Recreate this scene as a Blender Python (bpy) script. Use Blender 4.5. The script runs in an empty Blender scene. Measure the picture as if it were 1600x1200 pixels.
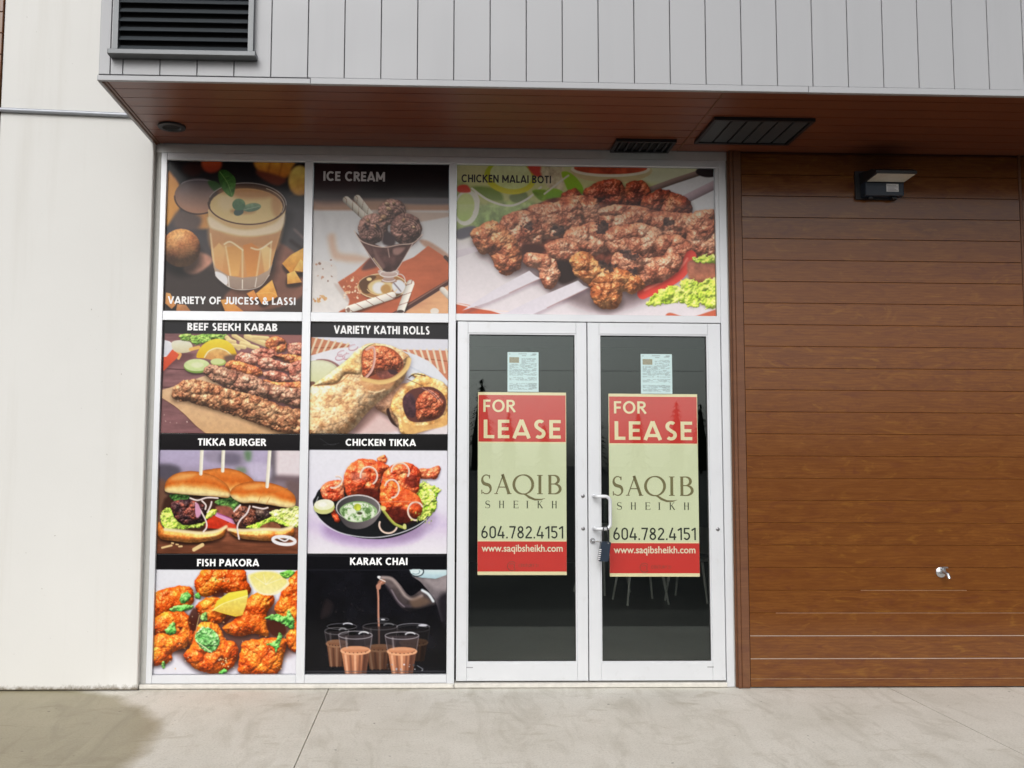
import bpy, bmesh, math, random
import numpy as np
from mathutils import Vector, Matrix

SC = bpy.context.scene
COL = SC.collection
# ---------------------------------------------------------------- camera (solved from the straight lines of the facade; metres, facade plane y = 0)
F_PX, CX, CY = 1490.2036, 720.0, 600.0
CAM = Vector((0.0, -6.65793, 1.55706))
RT = Vector((0.99946805, -0.03226643, 0.00474385)); UP = Vector((-0.00728031, -0.07895277, 0.99685177)); FW = Vector((0.03179030, 0.99635603, 0.07914568))
UP = RT.cross(FW).normalized() if RT.cross(FW).z > 0 else FW.cross(RT).normalized()
UP = (UP - 0*RT).normalized()
cd = bpy.data.cameras.new('camera'); cam = bpy.data.objects.new('camera', cd); COL.objects.link(cam)
cd.sensor_width = 36.0; cd.sensor_fit = 'HORIZONTAL'; cd.lens = F_PX/1600*36.0; cd.shift_x = (800-CX)/1600; cd.clip_start = .05; cd.clip_end = 2000
M = Matrix.Identity(4)
for i in range(3):
    M[i][0] = RT[i]; M[i][1] = UP[i]; M[i][2] = -FW[i]; M[i][3] = CAM[i]
cam.matrix_world = M
SC.camera = cam
SC.render.resolution_x = 1024; SC.render.resolution_y = 768
# ---------------------------------------------------------------- light: a bright overcast sky in front of the shop, canopy shading its top
SUN_EL, SUN_AZ = math.radians(36), math.radians(194)          # azimuth clockwise from +y: behind the camera, a little left
w = bpy.data.worlds.new('World'); SC.world = w; w.use_nodes = True
nt = w.node_tree; nt.nodes.clear()
sky = nt.nodes.new('ShaderNodeTexSky'); sky.sky_type = 'NISHITA'; sky.sun_disc = False
sky.sun_elevation = SUN_EL; sky.sun_rotation = SUN_AZ; sky.air_density = 1.2; sky.dust_density = 4.0; sky.ozone_density = 1.0
hsv = nt.nodes.new('ShaderNodeHueSaturation'); hsv.inputs['Saturation'].default_value = .22
bgn = nt.nodes.new('ShaderNodeBackground'); bgn.inputs['Strength'].default_value = .11
out = nt.nodes.new('ShaderNodeOutputWorld')
nt.links.new(sky.outputs[0], hsv.inputs['Color']); nt.links.new(hsv.outputs[0], bgn.inputs[0]); nt.links.new(bgn.outputs[0], out.inputs[0])
sl = bpy.data.lights.new('sun', 'SUN'); sl.energy = 1.0; sl.angle = math.radians(34); sl.color = (1, .985, .96)
sun = bpy.data.objects.new('sun', sl); COL.objects.link(sun)
sdir = Vector((math.sin(SUN_AZ)*math.cos(SUN_EL), math.cos(SUN_AZ)*math.cos(SUN_EL), math.sin(SUN_EL)))
sun.rotation_euler = sdir.to_track_quat('Z', 'Y').to_euler(); sun.location = sdir*60
SC.view_settings.view_transform = 'Standard'; SC.view_settings.look = 'None'; SC.view_settings.gamma = 1; SC.view_settings.exposure = 0.27
try: SC.view_settings.use_curve_mapping = False
except Exception: pass
SC.render.engine = 'CYCLES'; SC.cycles.max_bounces = 8; SC.cycles.transparent_max_bounces = 16; SC.cycles.caustics_reflective = False; SC.cycles.caustics_refractive = False

def at(x, y, Y=0.0):                                          # a measured point of the photograph on the upright plane at depth Y
    d = RT*((x-CX)/F_PX)+UP*(-(y-CY)/F_PX)+FW
    return CAM+d*((Y-CAM.y)/d.y)
def rx(x, y, Y=0.0): return at(x, y, Y).x
def rz(x, y, Y=0.0): return at(x, y, Y).z
# ---------------------------------------------------------------- artwork painter for the printed window posters
def _lat(seed):
    return np.random.RandomState(seed).rand(128, 128)
_L = {}
def vnoise(x, y, seed):
    if seed not in _L: _L[seed] = _lat(seed)
    t = _L[seed]; xi = np.floor(x).astype(int); yi = np.floor(y).astype(int)
    fx = x-xi; fy = y-yi; fx = fx*fx*(3-2*fx); fy = fy*fy*(3-2*fy)
    a = t[yi % 128, xi % 128]; b = t[yi % 128, (xi+1) % 128]; c = t[(yi+1) % 128, xi % 128]; d = t[(yi+1) % 128, (xi+1) % 128]
    return (a*(1-fx)+b*fx)*(1-fy)+(c*(1-fx)+d*fx)*fy
def fbm(x, y, sc, seed=1, octv=3):
    s = 0; a = 1; n = 0
    for k in range(octv):
        s = s+a*vnoise(x/sc+k*17.3, y/sc+k*9.1, seed+k); n += a; a *= .55; sc = sc/2.1
    return s/n*2-1
def cells(x, y, sc, seed=1):
    if ('c', seed) not in _L:
        r = np.random.RandomState(seed+900); _L[('c', seed)] = (r.rand(64, 64), r.rand(64, 64))
    jx, jy = _L[('c', seed)]; x = x/sc; y = y/sc; xi = np.floor(x).astype(int); yi = np.floor(y).astype(int)
    f1 = np.full(x.shape, 9.); f2 = f1.copy()
    for dy in (-1, 0, 1):
        for dx in (-1, 0, 1):
            cx = xi+dx; cy = yi+dy
            d = (cx+jx[cy % 64, cx % 64]-x)**2+(cy+jy[cy % 64, cx % 64]-y)**2
            f2 = np.minimum(f2, np.maximum(f1, d)); f1 = np.minimum(f1, d)
    return np.sqrt(f1), np.sqrt(f2)
def smooth(pts, n=5, closed=True):
    P = np.array(pts, float); N = len(P); out = []
    for i in range(N if closed else N-1):
        if closed: p0, p1, p2, p3 = P[i-1], P[i], P[(i+1) % N], P[(i+2) % N]
        else: p0, p1, p2, p3 = P[max(i-1, 0)], P[i], P[i+1], P[min(i+2, N-1)]
        for k in range(n):
            t = k/n
            out.append(.5*((2*p1)+(-p0+p2)*t+(2*p0-5*p1+4*p2-p3)*t*t+(-p0+3*p1-3*p2+p3)*t**3))
    if not closed: out.append(P[-1])
    return np.array(out)
def ell(cx, cy, rx, ry, rot=0, a0=0, a1=360, n=28):
    t = np.radians(np.linspace(a0, a1, n, endpoint=(a1-a0) < 360)); r = np.radians(rot)
    x = rx*np.cos(t); y = ry*np.sin(t)
    return np.stack([cx+x*np.cos(r)-y*np.sin(r), cy+x*np.sin(r)+y*np.cos(r)], 1)
def sdf(x, y, P):
    d = np.full(x.shape, 1e9); ins = np.zeros(x.shape, bool); N = len(P)
    for i in range(N):
        ax, ay = P[i-1]; bx, by = P[i]; ex = bx-ax; ey = by-ay; L = ex*ex+ey*ey+1e-9
        t = np.clip(((x-ax)*ex+(y-ay)*ey)/L, 0, 1)
        d = np.minimum(d, (x-ax-t*ex)**2+(y-ay-t*ey)**2)
        if ay != by:
            c = ((ay > y) != (by > y)) & (x < ex*(y-ay)/(by-ay)+ax); ins ^= c
    d = np.sqrt(d)
    return np.where(ins, -d, d)
def blur1(a, s):
    r = max(1, int(s*2.5)); k = np.exp(-.5*(np.arange(-r, r+1)/s)**2); k /= k.sum()
    for ax in (0, 1):
        p = np.pad(a, [(r, r) if i == ax else (0, 0) for i in range(a.ndim)], mode='edge')
        a = sum(k[i]*np.take(p, range(i, i+a.shape[ax]), ax) for i in range(2*r+1))
    return a
C3 = lambda c: np.array(c, float)/255.
class Art:
    def __init__(s, quad, nx, ny, bg=(0, 0, 0)):
        u, v = np.meshgrid(np.linspace(0, 1, nx), np.linspace(0, 1, ny)); q = np.array(quad, float)
        W = lambda k: q[0, k]*(1-u)*(1-v)+q[1, k]*u*(1-v)+q[2, k]*u*v+q[3, k]*(1-u)*v
        s.X = W(0); s.Y = W(1); s.px = (q[1, 0]-q[0, 0])/(nx-1); s.im = np.zeros((ny, nx, 3))+C3(bg)
    def box(s, P, m):
        x0, y0 = P.min(0)-m; x1, y1 = P.max(0)+m
        ix = np.where((s.X.max(0) >= x0) & (s.X.min(0) <= x1))[0]; iy = np.where((s.Y.max(1) >= y0) & (s.Y.min(1) <= y1))[0]
        if len(ix) < 3 or len(iy) < 3: return None
        return slice(iy[0], iy[-1]+1), slice(ix[0], ix[-1]+1)
    def grad(s, stops, horiz=False):                      # vertical bands of colour
        c = s.X if horiz else s.Y; t = [k for k, _ in stops]
        s.im[:] = np.stack([np.interp(c, t, [q[i]/255. for _, q in stops]) for i in range(3)], -1)
    def fill(s, pts, col, col2=None, ang=90, soft=0, edge=0, es=40, a=1., sm=True, tex=0, ts=30, seed=3, stretch=1.):
        P = smooth(pts) if sm and len(pts) < 24 else np.array(pts, float)
        b = s.box(P, soft*2+edge+6)
        if b is None: return
        X = s.X[b]; Y = s.Y[b]; d = sdf(X, Y, P)
        if edge: d = d+edge*fbm(X, Y, es, seed)
        m = np.clip(.5-d/max(s.px, soft*2), 0, 1)
        if soft: m = m*m*(3-2*m)
        m = (m*a)[..., None]; c = C3(col)+np.zeros(X.shape+(3,))
        if col2 is not None:
            r = np.radians(ang); q = X*np.cos(r)+Y*np.sin(r); pq = P[:, 0]*np.cos(r)+P[:, 1]*np.sin(r)
            t = np.clip((q-pq.min())/(np.ptp(pq)+1e-6), 0, 1)[..., None]; c = C3(col)*(1-t)+C3(col2)*t
        if tex: c = c*(1+tex*fbm(X/stretch, Y, ts, seed+5, 4))[..., None]
        s.im[b] = s.im[b]*(1-m)+c*m
    def line(s, pts, w, col, a=1., soft=0, closed=False, sm=True, shade=0, stripes=None):
        P = smooth(pts, 6, closed) if sm and len(pts) < 24 else np.array(pts, float)
        if closed: P = np.vstack([P, P[:1]])
        b = s.box(P, w+soft*2+4)
        if b is None: return
        X = s.X[b]; Y = s.Y[b]; d = np.full(X.shape, 1e9); sd = np.zeros(X.shape); al = np.zeros(X.shape); acc = 0
        for i in range(1, len(P)):
            ax, ay = P[i-1]; ex, ey = P[i]-P[i-1]; L = ex*ex+ey*ey+1e-9; t = np.clip(((X-ax)*ex+(Y-ay)*ey)/L, 0, 1)
            q = np.hypot(X-ax-t*ex, Y-ay-t*ey); m = q < d; l = np.sqrt(L)
            sd = np.where(m, ((X-ax)*ey-(Y-ay)*ex)/l, sd); al = np.where(m, acc+t*l, al); d = np.minimum(d, q); acc += l
        m = (np.clip(.5-(d-w/2)/max(s.px, soft*2), 0, 1)*a)[..., None]; c = C3(col)+np.zeros(X.shape+(3,))
        if stripes:
            sc, c2, fr, sl = stripes; k = ((al+sl*sd)/sc) % 1; c = np.where((k < fr)[..., None], C3(c2), c)
        if shade: c = c*(1+shade*np.clip(sd/(w/2), -1, 1)-abs(shade)*.35*(d/(w/2))**2)[..., None]
        s.im[b] = s.im[b]*(1-m)+c*m
    def shadow(s, pts, dx=0, dy=20, soft=30, a=.6, col=(0, 0, 0)):
        s.fill(np.array(pts, float)+[dx, dy], col, soft=soft, a=a)
    def meat(s, pts, dark, mid, light, R=60, lumps=((70, .5), (26, .3)), fine=.25, fs=9, L=(-.35, -.75, .6), spec=.35,
             char=0, charc=(30, 22, 20), edge=8, es=35, seed=1, sh=.55, shc=(25, 12, 8), hue=60, sm=True, amb=.42, cr=.3, gain=1.22):
        P = smooth(pts) if sm and len(pts) < 24 else np.array(pts, float)
        if sh: s.fill(P+np.array([4, R*.2]), shc, soft=R*.3+6, a=sh)
        b = s.box(P, edge+8)
        if b is None: return
        X = s.X[b]; Y = s.Y[b]; d = sdf(X, Y, P)+edge*fbm(X, Y, es, seed, 3)
        t = np.clip(-d/R, 0, 1); h = R*np.sqrt(np.clip(1-(1-t)**2, 0, 1))*.8; lo = np.zeros(X.shape)
        for k, (sc, am) in enumerate(lumps):
            wx = X+sc*.3*fbm(X, Y, sc, seed+7+k); wy = Y+sc*.3*fbm(X, Y, sc, seed+8+k)
            f1, f2 = cells(wx, wy, sc, seed+k); h = h-am*sc*np.minimum(f1, 1)**2; lo = lo+np.clip((f2-f1)*2.2, 0, 1)
        h = h+fine*fs*fbm(X, Y, fs*2.2, seed+3, 3)
        gy, gx = np.gradient(h, s.px); nz = 1/np.sqrt(1+gx*gx+gy*gy); l = np.array(L)/np.linalg.norm(L)
        df = (-gx*l[0]-gy*l[1]+l[2])*nz; hv = l+np.array([0, 0, 1.]); hv /= np.linalg.norm(hv)
        sp = np.clip((-gx*hv[0]-gy*hv[1]+hv[2])*nz, 0, 1)**26
        n = np.clip(.5+.75*fbm(X, Y, hue, seed+11, 4), 0, 1)[..., None]
        c = np.where(n < .5, C3(dark)*(1-2*n)+C3(mid)*2*n, C3(mid)*(2-2*n)+C3(light)*(2*n-1))
        cre = (1-cr)+cr*np.clip(lo/max(1, len(lumps)), 0, 1)
        c = c*gain*(amb+.95*np.clip(df, 0, 1.2))[..., None]*cre[..., None]
        c = c*(1+.22*fbm(X, Y, fs*1.1, seed+31, 2)+.12*fbm(X, Y, fs*3.5, seed+41, 3))[..., None]
        if char:
            cm = np.clip((fbm(X, Y, hue*.8, seed+21, 4)-(1-char))*6, 0, 1)[..., None]; c = c*(1-cm)+C3(charc)*cm
        c = c+(spec*sp*(.4+.6*vnoise(X/7, Y/7, seed+4)))[..., None]*np.array([1, .93, .85])
        m = np.clip(.5-d/s.px, 0, 1)[..., None]; s.im[b] = s.im[b]*(1-m)+c*m
    def leaf(s, pts, col, col2, seed=1, edge=12, es=18, ruff=.5, sh=.35):
        s.meat(pts, col, [(a+b)/2 for a, b in zip(col, col2)], col2, R=16, lumps=((80, ruff*.3),), fine=1.1, fs=20, cr=.05, edge=edge, es=es, seed=seed, sh=sh, spec=.12, hue=28, amb=.55)
    def bun(s, P, seed=1, crown=.5):
        P = smooth(P); b = s.box(P, 8); X = s.X[b]; Y = s.Y[b]; d = sdf(X, Y, P)+2*fbm(X, Y, 40, seed)
        u = P[:, 0]; xs = np.linspace(u.min(), u.max(), 60); top = np.array([P[np.abs(u-x) < 26, 1].min() if (np.abs(u-x) < 26).any() else P[:, 1].mean() for x in xs]); bot = np.array([P[np.abs(u-x) < 26, 1].max() if (np.abs(u-x) < 26).any() else P[:, 1].mean() for x in xs])
        t = (Y-np.interp(X, xs, top))/np.maximum(np.interp(X, xs, bot)-np.interp(X, xs, top), 30)+.10*fbm(X, Y, 90, seed+2, 3)
        st = [0, .12, crown*.75, crown, crown+.16, .9, 1]; cl = [(212, 112, 44), (226, 130, 56), (204, 102, 34), (226, 144, 68), (246, 204, 136), (248, 220, 160), (216, 168, 106)]
        c = np.stack([np.interp(t, st, [q[i]/255. for q in cl]) for i in range(3)], -1)
        c = c*(1+.10*fbm(X, Y, 26, seed+4, 4))[..., None]*(.72+.28*np.clip(-d/34, 0, 1)**.6)[..., None]
        m = np.clip(.5-d/s.px, 0, 1)[..., None]; s.im[b] = s.im[b]*(1-m)+c*m
    def speck(s, n, box, r, cols, seed=1, a=1.):
        g = np.random.RandomState(seed)
        for i in range(n):
            x = g.uniform(box[0], box[2]); y = g.uniform(box[1], box[3]); q = g.uniform(*r)
            s.fill(ell(x, y, q, q*g.uniform(.4, .9), g.uniform(0, 180), n=8), cols[i % len(cols)], a=a, sm=False)
    def mul(s, stops, horiz=False, add=False):
        c = s.X if horiz else s.Y; f = np.interp(c, [k for k, _ in stops], [v for _, v in stops])[..., None]
        s.im = s.im+f*(np.array([.92, .96, 1.])-s.im) if add else s.im*f
    def grain(s, amp=.02, seed=5):
        s.im = np.clip(s.im*(1+amp*fbm(s.X, s.Y, s.px*5, seed, 2)[..., None]), 0, 1)
    def blur(s, px): s.im = blur1(s.im, px)
# ---------------------------------------------------------------- the nine pictures (each in its own drawing units)
def art_juice():
    A = Art([(132, 70), (1098, 90), (1088, 1140), (106, 1134)], 300, 330)
    A.grad([(70, (14, 12, 16)), (330, (18, 15, 18)), (420, (56, 52, 56)), (640, (62, 58, 60)), (860, (66, 54, 50)), (1140, (48, 38, 34))])
    A.fill([(90, 780), (420, 820), (640, 980), (900, 1010), (880, 1160), (90, 1160)], (44, 36, 34), soft=40)
    A.fill([(900, 650), (1110, 810), (1110, 1000), (860, 1120), (520, 1120), (600, 960), (860, 860)], (132, 88, 74), (96, 60, 46), soft=6, tex=.25, ts=60, stretch=3)
    A.line([(1000, 640), (1110, 720)], 26, (40, 32, 32), soft=3); A.line([(1025, 560), (1110, 640)], 12, (120, 100, 96), soft=2)
    A.fill(ell(436, 92, 74, 66), (206, 88, 40), (120, 40, 26), soft=6); A.fill(ell(300, 130, 70, 50), (40, 18, 16), soft=20)
    A.fill([(752, 60), (1020, 60), (1000, 130), (960, 198), (850, 172), (762, 140)], (232, 160, 62), (168, 92, 30), soft=4, tex=.2)
    for x in (840, 925): A.line([(x+12, 80), (x-12, 185)], 7, (120, 62, 22), soft=2)
    A.fill([(760, 140), (960, 200), (900, 250), (780, 190)], (92, 40, 26), soft=8)
    A.fill(ell(1060, 215, 80, 108), (222, 184, 96), (190, 132, 50), soft=4, tex=.2)
    for k in range(3): A.line([(990, 250+k*40), (1110, 190+k*45)], 4, (150, 100, 40), soft=2, a=.7); A.line([(1040+k*35, 240), (1075+k*30, 330)], 4, (150, 100, 40), soft=2, a=.7)
    A.fill([(120, 160), (170, 180), (215, 260), (215, 400), (170, 470), (110, 520)], (214, 138, 72), (190, 130, 62), soft=6)
    A.fill([(330, 440), (412, 430), (432, 545), (300, 540)], (150, 92, 58), (206, 150, 84), ang=0, soft=8)
    A.fill([(200, 430), (360, 470), (330, 560), (180, 540)], (84, 70, 66), soft=20)
    A.fill([(330, 720), (450, 775), (330, 872), (240, 838)], (168, 118, 98), soft=4, tex=.25)
    A.blur(2.2)
    A.shadow(ell(225, 700, 140, 130), 10, 60, 40, .7)
    A.meat(ell(225, 690, 136, 136), (150, 74, 44), (206, 128, 74), (228, 160, 96), R=136, lumps=(), fine=.05, edge=0, hue=130, spec=.2, sh=0, amb=.3, L=(-.1, -.85, .5))
    # smoky round jar in front of the mangoes
    A.fill(ell(345, 322, 170, 130), (62, 56, 60), (172, 122, 94), soft=3, a=.94); A.fill(ell(345, 322, 150, 112), (84, 78, 84), (170, 124, 100), soft=30, a=.7)
    A.line(ell(345, 322, 168, 128, 0, 0, 180, 20), 9, (52, 40, 38), soft=3); A.line(ell(345, 240, 120, 34, 0, 190, 350, 16), 6, (120, 112, 116), soft=3)
    A.fill([(412, 215), (470, 220), (510, 262), (470, 292), (430, 262)], (44, 74, 36), soft=8)
    # glass
    body = [(412, 420), (425, 560), (440, 740), (470, 880), (560, 962), (660, 985), (780, 962), (850, 880), (890, 720), (935, 560), (968, 400), (690, 300)]
    A.shadow(body, 30, 30, 40, .55)
    A.fill(body, (226, 188, 142), (176, 112, 58), sm=False, soft=2)
    A.fill([(425, 520), (560, 600), (720, 610), (860, 560), (940, 500), (900, 690), (790, 690), (660, 690), (540, 660), (440, 690)], (188, 146, 108), (168, 116, 72), soft=26)
    A.fill([(420, 470), (560, 545), (720, 562), (880, 520), (955, 450), (930, 560), (800, 600), (650, 604), (500, 570), (428, 540)], (240, 208, 168), soft=14)
    for k, (x0, x1, c, c2) in enumerate([(450, 535, (214, 160, 104), (190, 128, 78)), (540, 655, (196, 134, 74), (214, 148, 82)), (662, 785, (188, 116, 60), (200, 126, 62)), (790, 866, (226, 180, 124), (204, 144, 86))]):
        A.fill([(x0, 700-(k % 3)*14), ((x0+x1)/2, 655+(k % 2)*20), (x1, 700), (x1-22, 888), (x0+30, 888)], c, c2, soft=5, sm=False)
    A.line([(530, 664), (575, 648), (660, 705)], 10, (246, 220, 180), soft=4, a=.8); A.line([(720, 690), (780, 700), (866, 645)], 10, (246, 222, 186), soft=4, a=.8)
    for q in ([(540, 680), (575, 890)], [(658, 710), (660, 900)], [(785, 710), (760, 890)], [(862, 650), (850, 860)], [(432, 590), (462, 830)]): A.line(q, 9, (240, 212, 172), soft=5, a=.6)
    A.fill([(442, 760), (470, 880), (560, 962), (660, 985), (780, 962), (850, 880), (872, 800), (840, 850), (760, 890), (660, 900), (560, 885), (470, 830)], (176, 150, 126), (128, 108, 96), sm=False, soft=3)
    A.fill([(470, 856), (545, 890), (548, 950), (480, 900)], (214, 208, 208), soft=4); A.line([(560, 890), (566, 960)], 5, (235, 225, 215)); A.line([(660, 915), (660, 975)], 6, (235, 220, 200)); A.line([(760, 900), (750, 965)], 5, (220, 205, 190))
    A.line([(470, 885), (560, 962), (660, 984), (780, 962), (850, 880)], 5, (228, 216, 206), a=.8)
    A.fill(ell(690, 378, 276, 146, 2), (60, 42, 34), soft=2)
    A.fill(ell(684, 396, 258, 128, 2), (224, 178, 120), (228, 184, 128), soft=3); A.fill(ell(684, 300, 200, 40, 4), (150, 98, 54), soft=24, a=.65); A.fill(ell(900, 380, 40, 90), (150, 96, 52), soft=22, a=.5)
    A.fill(ell(545, 360, 60, 60), (238, 204, 158), soft=40, a=.6)
    A.line(ell(690, 378, 276, 146, 2, 0, 180, 23), 9, (66, 46, 38), soft=1); A.line(ell(690, 378, 276, 148, 2, 195, 360, 23), 6, (150, 140, 134), soft=1); A.line(ell(690, 386, 262, 138, 2, 300, 380, 12), 4, (220, 200, 176))
    A.shadow(ell(690, 430, 90, 22), -30, 0, 16, .4, (90, 50, 20))
    A.fill(ell(630, 436, 36, 26, -20), (60, 80, 74)); A.fill(ell(722, 404, 66, 30, -8), (112, 136, 104), (72, 98, 78), tex=.3); A.fill(ell(630, 384, 46, 43), (96, 132, 92), (62, 98, 70), tex=.2); A.line([(670, 420), (780, 395)], 4, (150, 168, 140))
    A.fill([(484, 150), (540, 138), (600, 190), (606, 250), (585, 328), (535, 300), (495, 235)], (28, 62, 22), (66, 110, 40), ang=45, tex=.35, ts=24)
    A.line([(495, 150), (550, 230), (583, 322)], 4, (110, 146, 70))
    for k in range(4): A.line([(520+k*14, 190+k*30), (560+k*12, 180+k*26)], 3, (90, 130, 58), a=.7)
    for P, c, c2 in (([(940, 800), (1000, 740), (1110, 680), (1110, 860), (1000, 868)], (236, 168, 86), (204, 122, 44)), ([(1020, 850), (1070, 770), (1110, 800), (1110, 860)], (240, 186, 100), (220, 150, 70)), ([(976, 872), (1030, 850), (1082, 930), (978, 944)], (240, 182, 96), (206, 130, 52)), ([(756, 1010), (870, 915), (910, 1030), (880, 1050), (800, 1085)], (238, 164, 78), (200, 114, 40)), ([(690, 1010), (740, 985), (770, 1040), (730, 1060)], (206, 130, 62), (180, 100, 44)), ([(505, 1055), (560, 1050), (676, 1140), (540, 1140)], (214, 146, 72), (182, 110, 48)), ([(120, 1005), (150, 1010), (190, 1090), (160, 1120), (115, 1080)], (196, 138, 78), (160, 100, 52)), ([(200, 1085), (260, 1090), (300, 1140), (190, 1140)], (170, 112, 66), (140, 86, 46))):
        A.shadow(P, 0, 22, 14, .6); A.fill(P, c, c2, sm=False, tex=.15, soft=2)
    A.line([(760, 1010), (870, 1005), (908, 1030)], 3, (250, 200, 120), a=.6)
    A.grain(); A.mul([(60, .0), (300, .03), (1140, .07)], add=True)  # pale reflection haze painted over the ink, stronger lower down
    return A
def art_ice():
    A = Art([(42, 95), (987, 105), (980, 1158), (32, 1146)], 294, 328)
    A.grad([(95, (20, 14, 17)), (335, (26, 20, 22)), (350, (92, 76, 72)), (372, (150, 118, 100)), (420, (160, 122, 100)), (440, (200, 198, 200)), (700, (206, 204, 206)), (1160, (196, 188, 184))])
    A.fill([(20, 90), (330, 90), (330, 340), (20, 345)], (40, 24, 27), soft=40, a=.8); A.fill([(600, 340), (1000, 345), (1000, 385), (640, 380)], (88, 84, 88), soft=14)
    A.fill([(480, 425), (760, 440), (1000, 445), (1000, 470), (700, 520), (470, 500)], (168, 140, 122), soft=10, a=.7)
    for k in range(7): A.fill([(40+k*60, 440+k*20), (120+k*50, 520+k*30), (80+k*55, 600+k*30), (60+k*40, 560)], (176, 172, 176) if k % 2 else (224, 222, 224), soft=40, a=.5)
    A.fill([(140, 620), (190, 600), (220, 720), (340, 740), (430, 770), (360, 800), (240, 790), (170, 760)], (190, 150, 126), soft=30, a=.8)
    A.fill([(780, 640), (850, 650), (980, 740), (980, 790), (900, 730), (820, 690)], (170, 136, 118), soft=12)
    A.fill([(205, 940), (330, 860), (430, 768), (560, 770), (640, 802), (740, 760), (840, 680), (930, 740), (1000, 790), (1000, 920), (700, 1095), (600, 1170), (200, 1170), (290, 1060)], (178, 96, 66), (160, 78, 50), sm=False, soft=4, tex=.12, ts=60, stretch=3)
    A.fill([(380, 850), (430, 770), (470, 790), (480, 830)], (86, 56, 52), soft=14)
    A.fill([(20, 820), (190, 810), (215, 940), (290, 1060), (240, 1130), (20, 1160)], (206, 196, 190), (222, 214, 208), soft=8, tex=.06)
    A.fill([(185, 950), (225, 960), (290, 1050), (270, 1070)], (166, 150, 144), soft=10, a=.7)
    A.fill([(1000, 905), (1000, 945), (640, 1170), (560, 1170)], (66, 42, 38), sm=False, soft=2); A.fill([(1000, 945), (1000, 1170), (640, 1170)], (198, 138, 100), sm=False, tex=.2, ts=60, stretch=4); A.line([(1000, 912), (600, 1160)], 8, (130, 88, 74), soft=1)
    A.line([(940, 990), (1000, 1050)], 40, (214, 204, 190), shade=.2, soft=2); A.fill(ell(885, 1140, 30, 22), (220, 204, 186)); A.line([(960, 760), (1000, 800)], 26, (70, 56, 52))
    # base disc
    A.shadow(ell(530, 965, 175, 92), 0, 8, 12, .5); A.fill(ell(522, 965, 174, 90), (150, 104, 62)); A.line(ell(522, 965, 172, 88), 6, (228, 200, 160), closed=True)
    A.fill([(360, 940), (430, 890), (480, 900), (420, 960), (440, 1010), (390, 1010)], (84, 56, 36), soft=4); A.fill(ell(510, 970, 88, 52), (208, 176, 124), soft=6); A.fill(ell(500, 975, 46, 40), (226, 222, 220), soft=10); A.fill(ell(545, 985, 36, 34), (170, 128, 72), soft=8)
    A.fill([(590, 950), (640, 920), (682, 960), (660, 1010), (610, 1010)], (216, 216, 222), soft=6); A.line([(600, 940), (650, 1000)], 10, (120, 106, 110), soft=3); A.fill(ell(430, 915, 18, 12), (240, 200, 140)); A.line(ell(520, 965, 110, 62, 0, 20, 160, 14), 5, (230, 190, 130)); A.line(ell(640, 930, 40, 50, 0, 250, 380, 10), 7, (210, 190, 185))
    # stem
    A.fill([(500, 850), (625, 850), (632, 885), (600, 905), (620, 935), (515, 935), (530, 905), (500, 880)], (186, 166, 160), (150, 118, 104), soft=3); A.line(ell(566, 878, 62, 22), 6, (226, 214, 208), closed=True); A.line(ell(566, 918, 44, 14, 0, 0, 180, 10), 6, (220, 206, 200))
    # upper wafers
    for p, q in (((345, 345), (440, 470)), ((268, 355), (410, 490))): A.line([p, q], 50, (200, 190, 174), shade=.28, stripes=(58, (150, 128, 112), .1, .9), sm=False)
    cup = [(322, 572), (352, 600), (400, 640), (520, 690), (640, 665), (730, 655), (800, 610), (720, 690), (660, 790), (622, 850), (565, 868), (510, 850), (440, 770), (372, 660)]
    A.fill(cup, (90, 62, 58), (60, 40, 38), sm=False, tex=.5, ts=60, seed=9); A.fill([(600, 700), (680, 690), (640, 740), (600, 740)], (140, 104, 96), soft=10); A.fill([(450, 680), (500, 760), (540, 830), (500, 830)], (120, 86, 80), soft=10, a=.7)
    ch = dict(dark=(74, 50, 46), mid=(112, 80, 72), light=(150, 114, 102), R=95, lumps=((60, .35), (22, .35)), fine=.6, fs=10, edge=9, hue=40, spec=.3, sh=.4, amb=.5, L=(-.4, -.7, .6))
    A.meat(ell(590, 440, 98, 92), seed=4, **ch); A.meat(ell(685, 560, 112, 112), seed=14, **ch); A.meat(ell(455, 560, 108, 108), seed=24, **ch)
    A.fill([(520, 610), (560, 580), (610, 620), (600, 680), (530, 670)], (56, 42, 44), soft=12)
    for k in range(9): A.line(ell(690, 570, 30+k*9, 26+k*8, -20+k*5, 170+k*10, 330+k*4, 14), 4, (164, 128, 116) if k % 2 else (74, 48, 44), a=.75)
    for k in range(8): A.line(ell(440, 600, 24+k*10, 20+k*9, 10+k*8, 150, 320, 14), 4, (160, 124, 110) if k % 2 else (70, 46, 42), a=.7)
    for k in range(6): A.line(ell(600, 470, 40+k*9, 40+k*9, k*10, 190, 300+k*8, 14), 4, (164, 130, 114) if k % 2 else (76, 50, 46), a=.7)
    for x, y, r in ((552, 385, 18), (565, 420, 20), (530, 480, 24), (480, 540, 20), (420, 500, 14), (600, 380, 12), (670, 500, 16), (740, 550, 12), (510, 500, 16)): A.meat(ell(x, y, r, r*.8, x), (150, 104, 76), (190, 146, 112), (216, 180, 146), R=14, lumps=(), edge=3, seed=x, sh=.4, spec=.3)
    for x in (400, 480): A.line([(x, 530), (x+20, 560)], 16, (60, 44, 44), soft=5)
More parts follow.
